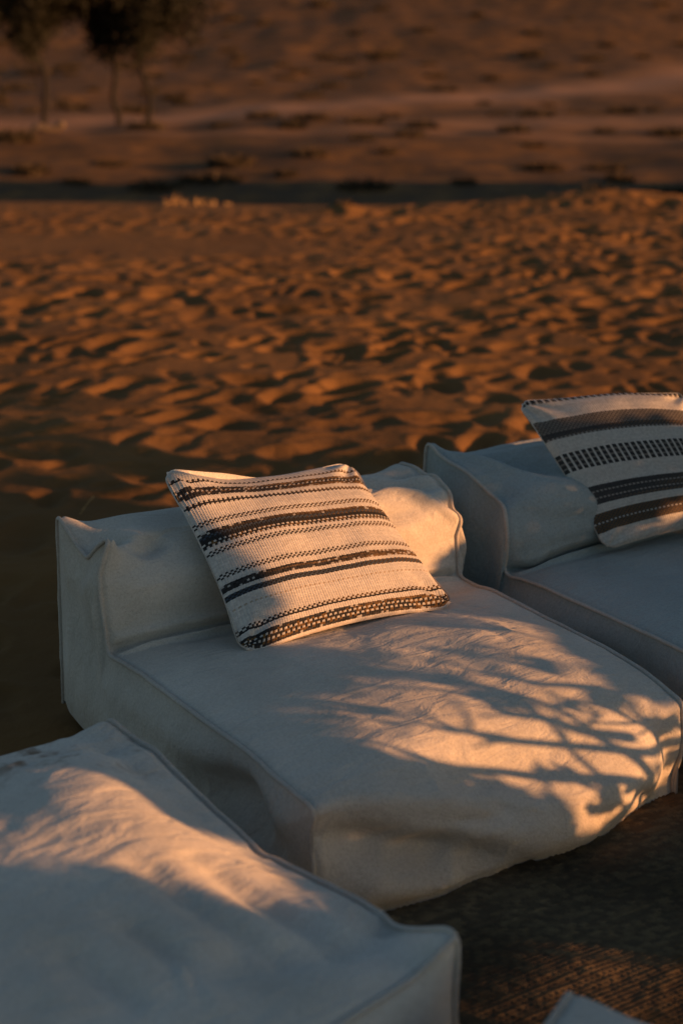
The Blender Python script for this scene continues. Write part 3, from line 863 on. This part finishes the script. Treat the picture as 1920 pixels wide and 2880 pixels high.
def pattern_striped(rows, nr, nc):
    """rows: list of (v0, v1, code) from the top edge; returns (nr,nc,3) yarn colours"""
    r = np.random.default_rng(len(rows))
    C = np.tile(WHITE, (nr, nc, 1))
    ii, jj = np.meshgrid(np.arange(nr), np.arange(nc), indexing='ij')
    v = (ii + 0.5) / nr
    # dark yarn drifts from black to brown along the row: partly yarn colour, partly painted-in light; differs per row
    ph = r.uniform(0, 6.28, nr)
    drift = smooth01((jj / nc - 0.25) * 1.2 + 0.35 * np.sin(jj / nc * 5 + ph[:, None]) + 0.1)
    DB = BLACK + (BROWN - BLACK) * (0.62 * drift)[..., None]
    for (v0, v1, code) in rows:
        m = (v >= v0) & (v < v1)
        par = (ii + jj) % 2
        k = np.floor((v - v0) * nr)
        if code == 'K': col = BLACK * np.ones_like(C)
        elif code == 'B': col = np.where((r.uniform(size=(nr, nc)) < 0.10)[..., None], WHITE * 0.75, DB * r.uniform(0.6, 1.7, (nr, nc, 1)))
        elif code == 'C': col = np.where((par == 0)[..., None], DB, WHITE)
        elif code == 'L': col = np.where(((k % 3 == 1) | (par == 0))[..., None], DB, WHITE)
        elif code == 'D': col = np.where(((ii % 2 == 0) & ((jj + ii // 2) % 2 == 0))[..., None], WHITE * 0.9, np.where((r.uniform(size=(nr, nc)) < 0.3)[..., None], BROWN * .8, BLACK))
        elif code == 'U': col = np.where((par == 0)[..., None], BLUE * 1.2, np.where((jj / nc < 0.5)[..., None], BLACK, DB))
        elif code == 'T': col = np.where((par == 0)[..., None], TAN, WHITE)
        elif code == 'X': col = np.where(((jj % 3) < 2)[..., None], np.where(((ii % 3) == 0)[..., None], GREY, BLACK * 1.6), WHITE)
        elif code == 'G': col = np.where((par == 0)[..., None], GREY, GREY * 0.55)
        elif code == 'Q': col = np.where(((k % 4) == 3)[..., None], np.where((par == 0)[..., None], GREY * 1.7, GREY * .6), np.where((par == 0)[..., None], DB * 1.3 + 0.03, BLACK * 2.2))
        elif code == 'R': col = np.where(((k == 5) & (jj % 2 == 0))[..., None], WHITE * 0.85, np.where((par == 0)[..., None], BROWN * 0.75 + 0.02, BLACK * 2.2))
        C[m] = col[m]
    C *= r.uniform(0.86, 1.06, (nr, nc, 1)) * r.uniform(0.93, 1.04, (nr, 1, 1))
    return C

ROWS1 = [(.082, .10, 'L'), (.135, .15, 'B'), (.15, .18, 'D'), (.18, .195, 'B'), (.225, .25, 'L'), (.325, .352, 'C'), (.375, .39, 'B'), (.39, .41, 'U'), (.41, .425, 'K'),
         (.425, .455, 'D'), (.475, .50, 'C'), (.60, .628, 'C'), (.655, .69, 'B'), (.705, .732, 'U'), (.775, .785, 'T'), (.875, .89, 'C'), (.89, .90, 'K'), (.925, .94, 'B'), (.94, .985, 'D'), (.985, .995, 'B')]
ROWS2 = [(.0, .045, 'X'), (.17, .25, 'G'), (.25, .295, 'Q'), (.385, .50, 'X'), (.615, .73, 'Q'), (.785, .90, 'R')]

def cushion(name, label, corners, nrm_hint, thick, rows, nc, nr, ears, seed, sag):
    TL, TR, BR, BL = [np.array(c, float) for c in corners]
    ctr = (TL + TR + BR + BL) / 4
    TL, TR, BR, BL = [ctr + (c - ctr) * 1.055 for c in (TL, TR, BR, BL)]
    root = empty(name, tuple(ctr))
    tag(root, label, 'cushion', 'striped cushions on the canvas seats')
    sx, sy = 3, 3
    u = np.arange(nc * sx + 1) / (nc * sx); v = np.arange(nr * sy + 1) / (nr * sy)
    U, V = np.meshgrid(u, v)
    nrm = np.cross(TR - TL, BL - TL); nrm /= np.linalg.norm(nrm)
    if nrm @ np.array(nrm_hint) < 0: nrm = -nrm
    right = TR - TL; right /= np.linalg.norm(right)
    down = (BL - TL); down /= np.linalg.norm(down)

    def surf(U, V, side):
        P = (TL * ((1 - U) * (1 - V))[..., None] + TR * (U * (1 - V))[..., None] + BR * (U * V)[..., None] + BL * ((1 - U) * V)[..., None])
        cu = 4 * U * (1 - U); cv = 4 * V * (1 - V)
        # edges drawn in between the corners
        P = P + right * (0.020 * cv * (1 - 2 * U) * np.abs(1 - 2 * U))[..., None] + down * (0.024 * cu * (1 - 2 * V) * np.abs(1 - 2 * V))[..., None]
        for (a, b, sa, sb) in ((0, 0, 1, 1), (1, 0, -1, 1), (1, 1, -1, -1), (0, 1, 1, -1)):
            g = np.exp(-((U - a) ** 2 + (V - b) ** 2) / 0.045 ** 2) * 0.016
            P = P + right * (sa * g)[..., None] + down * (sb * g)[..., None]
        eu = np.clip(np.minimum(U, 1 - U) * 2, 0, 1); ev = np.clip(np.minimum(V, 1 - V) * 2, 0, 1)
        puff = (1 - (1 - eu) ** 2.4) ** 0.56 * (1 - (1 - ev) ** 2.4) ** 0.56
        h = thick * puff
        w = smooth01(eu / 0.25) * smooth01(ev / 0.25)
        q = np.stack([U * 0.5, V * 0.5, np.zeros_like(U)], -1)
        h = h + (0.012 * noise3(q * 6 + seed) + 0.005 * noise3(q * 16 + seed)) * (0.25 + 0.75 * w)
        # pulls running in from the corners
        for (a, b) in ((0, 0), (1, 0), (1, 1), (0, 1)):
            du, dv = U - a, V - b
            r = np.hypot(du, dv); an = np.arctan2(np.abs(dv), np.abs(du) + 1e-9)
            h = h + 0.006 * np.cos(an * 9 + seed) * np.exp(-((r - 0.13) / 0.09) ** 2)
        for (pu, pv, ru, rv, am) in sag:
            h = h + am * np.exp(-((U - pu) / ru) ** 2 - ((V - pv) / rv) ** 2)
        Pm = P + nrm * (side * h)[..., None] if side > 0 else P - nrm * (0.95 * h)[..., None]
        # whole-cushion bend: settled towards what it leans on
        bend = 0.0
        for (pu, pv, ru, rv, vx, vy, vz) in ears:
            g = np.exp(-((U - pu) / ru) ** 2 - ((V - pv) / rv) ** 2)
            Pm = Pm + g[..., None] * np.array([vx, vy, vz])
        return Pm

    P = surf(U, V, 1)
    # woven relief: each yarn float is a small pillow, alternate columns stepped
    cj = np.minimum((U * nc).astype(int), nc - 1); ci = np.minimum((V * nr).astype(int), nr - 1)
    fu = U * nc - np.floor(U * nc); fv = V * nr + 0.5 * (cj % 2); fv = fv - np.floor(fv)
    rel = (np.sin(math.pi * fu) ** 0.7) * (0.45 + 0.55 * np.sin(math.pi * fv) ** 0.8)
    edge = smooth01(np.minimum(np.minimum(U, 1 - U), np.minimum(V, 1 - V)) / 0.01)
    P = P + nrm * (0.0036 * (rel - 0.5) * edge)[..., None]
    me = mesh_np('front_panel', P.reshape(-1, 3) - ctr, grid_faces(*P.shape[:2]), True, M_WOVEN)
    C = pattern_striped(rows, nr, nc)
    # faces carry the yarn colour (corner attribute)
    fi = np.repeat(np.arange(nr), sy); fj = np.repeat(np.arange(nc), sx)
    F3 = C[fi][:, fj].reshape(-1, 3)
    # one even yarn colour per face, repeated for its corners
    cc = np.repeat(np.concatenate([F3, np.ones((len(F3), 1))], 1), 4, 0)
    a = me.color_attributes.new('yarn', 'FLOAT_COLOR', 'CORNER'); a.data.foreach_set('color', cc.astype(np.float32).ravel())
    obj('front_panel', me, root)
    ub = np.linspace(0, 1, 70)
    U2, V2 = np.meshgrid(ub, ub)
    Pb = surf(U2, V2, -1)
    obj('back_panel', mesh_np('back_panel', Pb.reshape(-1, 3) - ctr, grid_faces(70, 70), True, M_PLAIN), root)
    # rolled seam all round
    tt = np.linspace(0, 1, 90)[:-1]
    ring = np.concatenate([np.stack([tt, 0 * tt], -1), np.stack([0 * tt + 1, tt], -1), np.stack([1 - tt, 0 * tt + 1], -1), np.stack([0 * tt, 1 - tt], -1)])
    ring = np.concatenate([ring, ring[:1]])
    Pr = surf(ring[:, 0], ring[:, 1], 1)
    tv, tf = tube(Pr, 0.002, 6, cap=False)
    obj('seam', mesh_np('seam', tv - ctr, tf, True, M_PLAIN), root)
    return root

cushion('striped_cushion', 'cream woven cushion with thin black and brown stripes leaning on the main seat backrest',
        [(-0.42, 3.29, 0.605), (0.018, 3.565, 0.55), (0.267, 3.235, 0.292), (-0.214, 2.968, 0.285)], (0.3, -0.6, 0.7), 0.062, ROWS1, 88, 112,
        [(0, 0, .18, .18, 0.0, -0.01, 0.012), (0.5, 0.0, 0.25, 0.12, 0, 0, -0.012)], 2.0, [(0.30, 0.04, 0.13, 0.12, -0.016), (0.22, 0.2, 0.07, 0.06, 0.006)])
cushion('striped_cushion', 'cream woven cushion with wide charcoal bands and dotted rows on the shaded right seat',
        [(0.498, 3.87, 0.635), (0.965, 3.90, 0.645), (1.20, 3.84, 0.315), (0.722, 3.66, 0.29)], (0.3, -0.6, 0.7), 0.085, ROWS2, 84, 96,
        [(0.55, 0.0, .42, .30, 0.0, 0.0, 0.034)], 5.0, [(0.85, 0.1, 0.2, 0.15, -0.012)])

# ------------------------------------------------------------------ vegetation
def leaf_quads(ctrs, size, r, up=0.3):
    n = len(ctrs)
    a = r.normal(size=(n, 3)); a /= np.linalg.norm(a, axis=1)[:, None]
    b = np.cross(a, r.normal(size=(n, 3))); b /= np.linalg.norm(b, axis=1)[:, None]
    s = np.broadcast_to(size, (n,)) * r.uniform(0.7, 1.3, n)
    a = a * s[:, None]; b = b * (s * 0.45)[:, None]
    V = np.stack([ctrs - a, ctrs + b * 1.0, ctrs + a, ctrs - b], 1).reshape(-1, 3)
    return V, np.arange(4 * n).reshape(-1, 4)

def crooked(p0, p1, n, amp, r):
    t = np.linspace(0, 1, n)[:, None]
    p = np.asarray(p0) * (1 - t) + np.asarray(p1) * t
    k = r.normal(size=(n, 3)) * amp
    k[:, 2] *= 0.3
    k = gsmooth(k, 1.1) * np.sin(math.pi * np.clip(t * 0.9 + 0.1, 0, 1))
    k[0] = 0
    return p + k

def ghaf(label, x, y, trunk_h, lean, girth, crown_c, crown_r, nleaf, seed, shape=None):
    r = np.random.default_rng(seed)
    z = float(ground_z(x, y)) - 0.06
    root = empty('ghaf_tree', (x, y, z))
    tag(root, label, 'tree', 'trees on the far flat')
    g = Geo()
    path = np.array(shape if shape else crooked((0, 0, 0), (lean, 0.1, trunk_h), 9, 0.10, r), float)
    path[:, 0] *= 1.7; path[:, 1] += 0.05 * np.sin(np.arange(len(path)) * 1.9)
    path = resample(path, 0.10); path = gsmooth(path, 1.2)
    n = len(path)
    rad = 0.85 * girth * (1 - 0.45 * np.linspace(0, 1, n)); rad[0] *= 1.5; rad[1] *= 1.2
    g.add(*tube(path, rad, 9))
    top = path[-1]
    tips = []
    for k in range(9):
        a = k * 2.399 + r.uniform(-.3, .3)
        st = path[int(n * r.uniform(0.72, 0.99))]
        en = top + np.array([math.cos(a) * crown_r[0] * r.uniform(.4, .9), math.sin(a) * crown_r[1] * r.uniform(.4, .9), crown_c + r.uniform(-.5, .5) * crown_r[2]])
        c = crooked(st, en, 7, 0.10, r)
        g.add(*tube(c, np.linspace(girth * .45, girth * .12, 7), 6)); tips.append(c)
        for q in range(3):
            e2 = c[4] + r.normal(size=3) * np.array(crown_r) * .35
            c2 = crooked(c[3], e2, 5, 0.06, r); g.add(*tube(c2, np.linspace(girth * .2, girth * .06, 5), 5)); tips.append(c2)
    obj('trunk', g.mesh('trunk', M_BARK), root)
    L = []
    tp = np.concatenate(tips)
    for _ in range(nleaf // 4):
        c = tp[r.integers(len(tp))] + r.normal(size=3) * 0.16
        L.append(c + r.normal(size=(14, 3)) * np.array([.13, .13, .17]) - np.array([0, 0, .08]))
    V, F = leaf_quads(np.concatenate(L), 0.06, r)
    me = mesh_np('crown', V, F, False, M_LEAF)
    obj('crown', me, root)

ghaf('leftmost crooked tree on the far flat, standing apart from two others', -6.48, 32.0, 2.55, -0.2, 0.085, 1.25, (1.9, 1.6, 1.0), 12000, 41,
     [(0, 0, 0), (0.02, 0, .35), (0.06, 0, .8), (0.09, 0, 1.15), (0.02, 0, 1.5), (-0.12, 0, 1.75), (-.15, 0, 2.05), (-.08, 0, 2.35), (-.12, 0, 2.6)])
ghaf('middle tree of three on the far flat, its trunk straight low down', -5.11, 33.9, 2.5, -0.1, 0.085, 1.25, (1.6, 1.6, 1.0), 12000, 42,
     [(0, 0, 0), (0.0, 0, .3), (-0.08, 0, .65), (-0.02, 0, 1.0), (0.0, 0, 1.4), (-0.06, 0, 1.8), (-.12, 0, 2.2), (-.1, 0, 2.6)])
ghaf('rightmost tree of three on the far flat, with a bowed trunk', -4.40, 33.0, 2.3, -0.1, 0.085, 1.2, (1.3, 1.3, .9), 6000, 43,
     [(0, 0, 0), (0.06, 0, .35), (0.10, 0, .75), (0.04, 0, 1.1), (-0.06, 0, 1.35), (-.07, 0, 1.6), (0.0, 0, 1.95), (-.05, 0, 2.3)])

def driftwood():
    x, y = -6.2, 31.0
    z = float(ground_z(x, y))
    c = np.array([(-.32, 0, .03), (-.2, -.02, .12), (0, 0, .08), (.2, .02, .10), (.36, 0, .20)])
    g = Geo(); g.add(*tube(resample(c, .05), .085, 8))
    o = obj('driftwood', g.mesh('driftwood', M_WOOD)); o.location = (x, y, z)
    tag(o, 'pale curved piece of wood at the foot of the leftmost tree', 'driftwood')
driftwood()

def tussock_mesh(name, w, h, n, r, mat, spread=1.0, wid=0.02):
    a = r.uniform(0, 6.28, n); d = np.sqrt(r.uniform(0, 1, n)) * w * .5
    base = np.stack([np.cos(a) * d, np.sin(a) * d, np.full(n, -0.04)], -1)
    hh = h * (1 - 0.55 * (d / (w * .5)) ** 2) * r.uniform(.55, 1.1, n)
    tip = base + np.stack([np.cos(a) * hh * .55 * spread, np.sin(a) * hh * .55 * spread, hh], -1) + r.normal(size=(n, 3)) * 0.05 * h
    b = r.uniform(0, 6.28, n)
    sd_ = np.stack([np.cos(b), np.sin(b), np.zeros(n)], -1) * wid
    mid = (base + tip) / 2 + np.array([0, 0, .08]) * h
    V = np.stack([base - sd_, base + sd_, mid + sd_ * .8, tip, mid - sd_ * .8], 1).reshape(-1, 3)
    i = np.arange(n)[:, None] * 5
    F = np.concatenate([i + np.array([[0, 1, 2, 4]]), i + np.array([[4, 2, 3, 3]])])
    me = bpy.data.meshes.new(name)
    faces = [tuple(f) if f[2] != f[3] else tuple(f[:3]) for f in F.tolist()]
    me.from_pydata(V.tolist(), [], faces); me.update(); me.materials.append(mat)
    return me

r_t = np.random.default_rng(77)
TUSS = [tussock_mesh('desert_shrub', w, h, 220, r_t, M_SCRUB, 1.0, 0.035) for w, h in ((.8, .30), (1.1, .34), (.6, .24), (1.4, .36))]
def shrubs():
    r = np.random.default_rng(101)
    pts = []
    tries = 0
    while len(pts) < 285 and tries < 20000:
        tries += 1
        y = 21 + 95 * r.uniform(0, 1) ** 1.5
        x = r.uniform(-1, 1) * (y * 0.255 + 1.0)
        if float(track_mask(np.array(x), np.array(y))) > 0.25: continue
        if y < 30 and r.uniform() < 0.5: continue
        if min([math.hypot(x - a, (y - b) * .6) for a, b in pts] or [9]) < 0.75 + y * 0.005: continue
        pts.append((x, y))
    for x, y in pts:
        o = obj('desert_shrub', TUSS[r.integers(4)])
        s = r.uniform(.40, .85) * (1.0 + max(0, y - 40) * 0.006)
        o.location = (x, y, float(ground_z(x, y)) - .02)
        o.rotation_euler = (0, 0, r.uniform(0, 6.28))
        o.scale = (s, s, s * r.uniform(.8, 1.2))
        if y < 26.5: tag(o, 'low dark scrub tuft in the shaded hollow just behind the sand crest', 'shrub', 'scrub tufts in the shaded hollow')
        elif y < 40.5 + 0.9 * x: tag(o, 'low scrub tuft on the far flat between the shaded hollow and the pale track', 'shrub', 'scrub tufts on the far flat')
        else: tag(o, 'small dark scrub tuft on the far hillside above the pale track', 'shrub', 'scrub tufts on the far hillside')
shrubs()

r_g = np.random.default_rng(55)
GR = [tussock_mesh('dry_grass', .10, .17, 26, r_g, M_STRAW, .5, 0.007) for _ in range(2)]
for k, (x, sc, lb) in enumerate([(-1.80, 1.15, 'tallest sunlit dry grass clump on the crest, leftmost of its row'),
                                 (-1.66, .75, 'short sunlit dry grass clump beside the tallest one on the crest'),
                                 (-1.52, .85, 'sunlit dry grass clump in the middle of the row on the crest'),
                                 (-1.37, .6, 'small sunlit dry grass clump right of the middle one on the crest'),
                                 (-1.20, .55, 'faint sunlit dry grass clump at the right end of the row on the crest')]):
    o = obj('dry_grass', GR[k % 2]); o.location = (x, 15.4, float(ground_z(x, 15.4)) - .01); o.scale = (sc * 1.3, sc * 1.3, sc); o.rotation_euler = (0, 0, k)
    tag(o, lb, 'grass clump', 'dry grass along the crest')

o = obj('desert_shrub', tussock_mesh('ridge_shrub', .38, .16, 160, r_g, M_SCRUB, .8, .012))
o.location = (2.75, 15.55, float(ground_z(2.75, 15.55)) - .02)
tag(o, 'small dry bush on top of the raised crest at the right', 'shrub')
o = obj('desert_shrub', tussock_mesh('mound_shrub', .2, .07, 90, r_g, M_SCRUB, .8, .01))
o.location = (0.03, 14.7, float(ground_z(0.03, 14.7)) - .01)
tag(o, 'little dark tuft on a lone sand hump near the crest', 'shrub')

def twig(name, label, pts, rad, cat):
    P = np.array(pts, float)
    P[:, 2] += ground_z(P[:, 0], P[:, 1])
    tv, tf = tube(resample(P, 0.03), rad, 6)
    o = obj(name, mesh_np(name, tv, tf, True, M_STRAW))
    tag(o, label, cat)
twig('dry_stalk', 'single thin dry grass stalk on the dark sand left of the striped cushion', [(-0.93, 4.82, 0.0), (-0.91, 4.84, .03), (-0.885, 4.86, .055)], 0.0012, 'stalk')

# ------------------------------------------------------------------ ghaf bushes standing to the right of the seats (they cast the dappled shade)
# density of their foliage as the low sun sees it: one string per 2 cm of height, one digit per 5 cm across; 0 = dense, 9 = gap
LEAF_MAP = [
    '00000000000233333334679997100000000122000000000000000000000000000000000001743320000000000000189999999999999999999999999999999999999999999999999999',
    '00000000000123333333479996100000014677210000000000000000000000000000000001753321000000000000189999999999999999999999999999999999999999999999999999',
    '00000000000012333333478875100000148999531000000000000000000000000000000001874332000000000000189999999999999999999999999999999999999999999999999999',
    '00000000000001233333332221000000379999653000000000000000000000000000000001885332000000000000189999999999999999999999999999999999999999999999999999',
    '00000000000000123333320100000003699999543000000000000000000000000000000001697432100000000000189999999999999999999999999999999999999999999999999999',
    '00000000000000012333320100000025999998433000000000000000000000000000000000388433200000000000189999999999999999999999999999999999999999999999999999',
    '00000000000000001223320000000124799999654000000000000000000000000000000000188533200000000000189999999999999999999999999999999999999999999999999999',
    '00000000000000000012220000001333799999997100000000000000000000000000000000189743210000000000389999999999999999999999999999999999999999999999999999',
    '00000000000000000001100000003323899999996100000000000000000000000000000000189853320000000001699999999999999999999999999999999999999999999999999999',
    '00000000000000000000000000013204999999963000000000000000000000000000000000169974320000000013899999999999999999999999999999999999999999999999999999',
    '00000000000000000000000000011016999999630000000000000000000000000000000000038985321010000367999999999999999999999999999999999999999999999999999999',
    '00000000000000000000000000000027999998400000000000000000000000000000000000016997531321013799999999999999999999999999999999999999999999999999999999',
    '00000000000000000000100000000038999998200000000000000000000000000000000000003699742320368999999999999999999999999999999999999999999999999999999999',
    '00000000000000000000210000000059999998200000000000000000000000000000000000000389972201699999999999999999999999999999999999999999999999999999999999',
    '00000000000000000001342000000179999997200000000000000000000000000000000000000189861002899999999999999999999999999999999999999999999999999999999999',
    '00000000000000000001375100000389999998300000000000000000000000000000000000000166210014999999999999999999999999999999999999999999999999999999999999',
    '00000000000000000001375100001699999999754453100000000001100000000000000000000132000025799999999999999999999999999999999999999999999999999999999999',
    '00000000000000000012453000003899999999998863000100000013400000000000000000000000000012379999999999999999999999999999999999999999999999999999999999',
    '00000000000000001257851000003799999999987542001420000014630000000000000000000000000000147999999999999999999999999999999999999999999999999999999999',
    '00000000000000014689830000001356665667643455303752000003861000000000000000000000000000013568999989999999999999999999999999999999999999999999999999',
    '00000000000032148999620000000011110111125799646985300001561000001100000000000000000000000014797647999999999999999999999999999999999999999999999999',
    '00000000000242159998400000000000000000036999989999610000120000016610000000000000000000000000344314799999999999999999999999999999999999999999999999',
    '11111111000341049997210000001100000000023899998799810000000000038810000101111111000000000000011412577779999999999999999999999999999999999999999999',
    '88888886100220038998641000016631000000244899998799830000000000369831113436888886311110000000001620011135989999999999999999999999999999999999999999',
    '99999998100000048999850000018986311000378999999799961000000003699988888848999999888863001000001420000002445678999999999999999999999999999999999999',
    '99999998100000269999961000018999886100258999999899981000000036999999999989999999999996334101000100000000101124799999999999999999999999999999999999',
    '99999998311001489999983011138999998100248999999899861000000159999999999999999999999999888134300000000000000000379689999999999999999999999999999999',
    '99999999886324599999996468889999998100138999999897310000000379999999999999999999999999998469631111101000000000045335899999999999999999999999999999',
    '99999999999888799999999899999999998100038999999874000000002699999999999999999999999999999899988888644310100000001002779999999999999999999999999999',
    '99999999999999999999999999999999998100037999999872100000002799999999999999999999999999999999999999989864431000000001644678999999999999999999999999',
    '99999999999999999999999999999999998100026999999971100000004899999999999999999999999999999999999999999998986311100001411222579999999999999999999999',
    '99999999999999999999999999999999998300025899999983000003336999999999999999999999999999999999999999999999999888631111300200024799999999999999999999',
    '99999999999999999999999999999999999610014799999996110016989999999999999999999999999999999999999999999999999999988888633431000479899999999999999999',
    '99999999999999999999999999999999999810004799999998443118999999999999999999999999999999999999999999999999999999999999988986311699999999999999999999',
    '99999999999999999999999999999999999810004899999989898648999999999999999999999999999999999999999999999999999999999999999999864899999999999999999999',
    '99999999999999999999999999999999999810005999999989999989999999999999999999999999999999999999999999999999999999999999999999998999999999999999999999',
    '99999999999999999999999999999999999811105999999989999999999999999999999999999999999999999999999999999999999999999999999999999999999999999999999999',
    '99999999999999999999999999999999999846635999999999999999999999999999999999999999999999999999999999999999999999999999999999999999999999999999999999',
    '99999999999999999999999999999999999989965899999999999999999999999999999999999999999999999999999999999999999999999999999999999999999999999999999999',
    '99999999999999999999999999999999999999973489999999999999999999999999999999999999999999999999999999999999999999999999999999999999999999999999999999',
    '99999999999999999999999999999999999999981279999999999999999999999999999999999999999999999999999999999999999999999999999999999999999999999999999999',
    '99999999999999999999999999999999999999983189999999999999999999999999999999999999999999999999999999999999999999999999999999999999999999999999999999',
    '99999999999999999999999999999999999999996489999999999999999999999999999999999999999999999999999999999999999999999999999999999999999999999999999999',
    '99999999999999999999999999999999999999999899999999999999999999999999999999999999999999999999999999999999999999999999999999999999999999999999999999']
LM = 1.0 - np.array([[int(c) for c in r] for r in LEAF_MAP]) / 9.0     # (b, a) density

def leaf_density(a, b):
    fa = np.clip((a - 1.0) / 0.05 - 0.5, 0, LM.shape[1] - 1.001); fb = np.clip(b / 0.02 - 0.5, 0, LM.shape[0] - 1.001)
    i = fa.astype(int); j = fb.astype(int); u = fa - i; v = fb - j
    d = (LM[j, i] * (1 - u) * (1 - v) + LM[j, i + 1] * u * (1 - v) + LM[j + 1, i] * (1 - u) * v + LM[j + 1, i + 1] * u * v)
    for (ca, cb, ra, rb, am) in SPRAYS:
        d = d + am * np.exp(-((a - ca) / ra) ** 2 - ((b - cb) / rb) ** 2)
    return np.clip(d, 0, 1)

# sprays of leaves in the gaps (+) and extra openings (-)
SPRAYS = [(2.84, .275, .045, .018, .9), (2.88, .195, .03, .012, .7), (2.795, .128, .03, .010, .6), (2.90, .105, .03, .014, .6), (2.70, .06, .03, .016, .6),
          (2.88, .345, .03, .012, .8), (2.60, .375, .05, .012, .5),
          (2.93, .45, .06, .05, -1), (2.98, .58, .05, .10, -1), (3.04, .72, .04, .06, -1), (2.88, .44, .04, .04, -.7),
          (2.90, .69, .045, .06, 1), (2.935, .67, .03, .07, .8), (2.52, .33, .05, .03, -.6), (2.60, .40, .06, .03, -.4)]

def sun_point(a, b, t):
    return np.asarray(a)[..., None] * E1 + np.asarray(b)[..., None] * E2 + np.asarray(t)[..., None] * SV

_rs = np.random.default_rng(66)
for _k in range(64):
    SPRAYS.append((_rs.uniform(4.3, 7.0), _rs.uniform(.22, .60), _rs.uniform(.03, .15), _rs.uniform(.010, .026), -0.9))

def shade_bush(label, a0, a1, t0, t1, n, seed, twigs=()):
    r = np.random.default_rng(seed)
    am, tm = (a0 + a1) / 2, (t0 + t1) / 2
    c = sun_point(np.array(am), np.array(0.2), np.array(tm))
    root = empty('ghaf_bush', (c[0], c[1], 0))
    tag(root, label, 'bush', 'bushes to the right of the seats')
    o = np.array([c[0], c[1], 0])
    a = r.uniform(a0, a1, n); b = r.uniform(0.0, 0.88, n); t = r.uniform(t0, t1, n)
    # clumped sprays with a ragged outline
    cl = noise3(np.stack([a * 7, b * 9, t * 1.5], -1)) * 0.35
    keep = leaf_density(a, b) + cl * 0.6 > 0.55
    P = sun_point(a[keep], b[keep], t[keep])
    V, F = leaf_quads(P, 0.030, r)
    g = Geo()
    for k in range(7):
        e = P[r.integers(len(P))]
        ang = k * 2.4
        st = o + np.array([0.10 * math.cos(ang), 0.10 * math.sin(ang), -0.08])
        p = crooked(st, e, 9, 0.05, r)
        p[:, 2] = np.maximum(p[:, 2], -0.08)
        # only stems that stay inside the foliage
        aa, bb = p @ E1, p @ E2
        if np.mean(leaf_density(aa, np.clip(bb, 0, .88)) > 0.4) < 0.75 and k > 1: continue
        g.add(*tube(resample(p, 0.06), np.linspace(0.022, 0.006, len(resample(p, 0.06))), 6))
    extra = []
    for (pts, rad, tt) in twigs:
        pts = np.array(pts)
        q = sun_point(pts[:, 0], pts[:, 1], tt + 0.12 * np.sin(np.arange(len(pts)) * 1.3))
        q = gsmooth(resample(q, 0.012), 2.0)
        g.add(*tube(q, np.linspace(rad * 1.25, rad * 0.3, len(q)), 6))
        for _ in range(3):
            i = int(r.uniform(.15, .8) * len(q)); dirn = q[min(i + 4, len(q) - 1)] - q[i]; dirn /= np.linalg.norm(dirn) + 1e-9
            e = q[i] + (dirn + r.normal(size=3) * 0.45) * r.uniform(.06, .16)
            tw = crooked(q[i], e, 6, 0.012, r)
            g.add(*tube(tw, np.linspace(rad * .55, rad * .15, 6), 5))
            if r.uniform() < 0.35: extra.append(tw[3:].repeat(2, 0) + r.normal(size=(6, 3)) * 0.012)
    if extra:
        P = np.concatenate([P] + extra)
    V, F = leaf_quads(P, 0.030, r)
    obj('crown', mesh_np('crown', V - o, F, False, M_LEAF), root)
    obj('stem', mesh_np('stem', np.concatenate(g.v) - o, np.concatenate(g.f), True, M_BARK), root)

TWIGS = [
    ([(2.94, 0.13), (2.901, 0.144), (2.797, 0.164), (2.698, 0.239), (2.652, 0.271), (2.628, 0.284), (2.603, 0.313), (2.582, 0.341), (2.594, 0.361), (2.628, 0.37)], 0.011, 1.45),
    ([(2.80, .20), (2.741, 0.249), (2.725, 0.291), (2.685, 0.32), (2.718, 0.34), (2.717, 0.359), (2.705, 0.375), (2.68, 0.389)], 0.010, 1.55),
    ([(2.652, 0.271), (2.624, 0.302), (2.57, 0.339), (2.57, 0.356), (2.543, 0.372), (2.539, 0.383)], 0.006, 1.45),
    ([(2.92, 0.02), (2.864, 0.029), (2.692, 0.162), (2.624, 0.199), (2.583, 0.236), (2.531, 0.272), (2.487, 0.303), (2.463, 0.34), (2.471, 0.369), (2.447, 0.384)], 0.012, 1.4),
    ([(2.86, .29), (2.833, 0.314), (2.802, 0.331), (2.823, 0.349), (2.818, 0.362), (2.844, 0.379), (2.858, 0.393)], 0.007, 1.5),
    ([(2.859, 0.329), (2.866, 0.345), (2.875, 0.37), (2.901, 0.39), (2.868, 0.399)], 0.006, 1.6),
    ([(2.93, .16), (2.902, 0.176), (2.865, 0.212), (2.838, 0.217), (2.759, 0.257)], 0.008, 1.35),
    ([(2.74, .32), (2.727, 0.335), (2.739, 0.347), (2.748, 0.362), (2.752, 0.379), (2.747, 0.392)], 0.006, 1.5),
    ([(2.78, .1), (2.736, 0.098), (2.714, 0.086), (2.656, 0.061)], 0.010, 1.4),
    # upright shoots
    ([(2.79, 0.0), (2.775, 0.12), (2.755, 0.22), (2.76, 0.32)], 0.012, 1.6),
    ([(2.66, 0.1), (2.69, 0.19), (2.715, 0.26), (2.74, .33)], 0.007, 1.5),
    ([(2.86, 0.1), (2.85, 0.2), (2.80, 0.30)], 0.009, 1.5),
]
shade_bush('low ghaf bush right of the rug, nearest the viewer', 1.0, 2.25, 1.9, 4.0, 21000, 201)
shade_bush('ghaf bush with bare twigs right of the main seat', 2.15, 3.55, 1.8, 4.0, 24000, 202, TWIGS)
shade_bush('spreading ghaf bush right of the shaded seat', 3.45, 5.6, 1.6, 4.6, 24000, 203)
shade_bush('wide ghaf bush right of the trodden sand', 5.5, 8.2, 2.5, 6.0, 9500, 204)
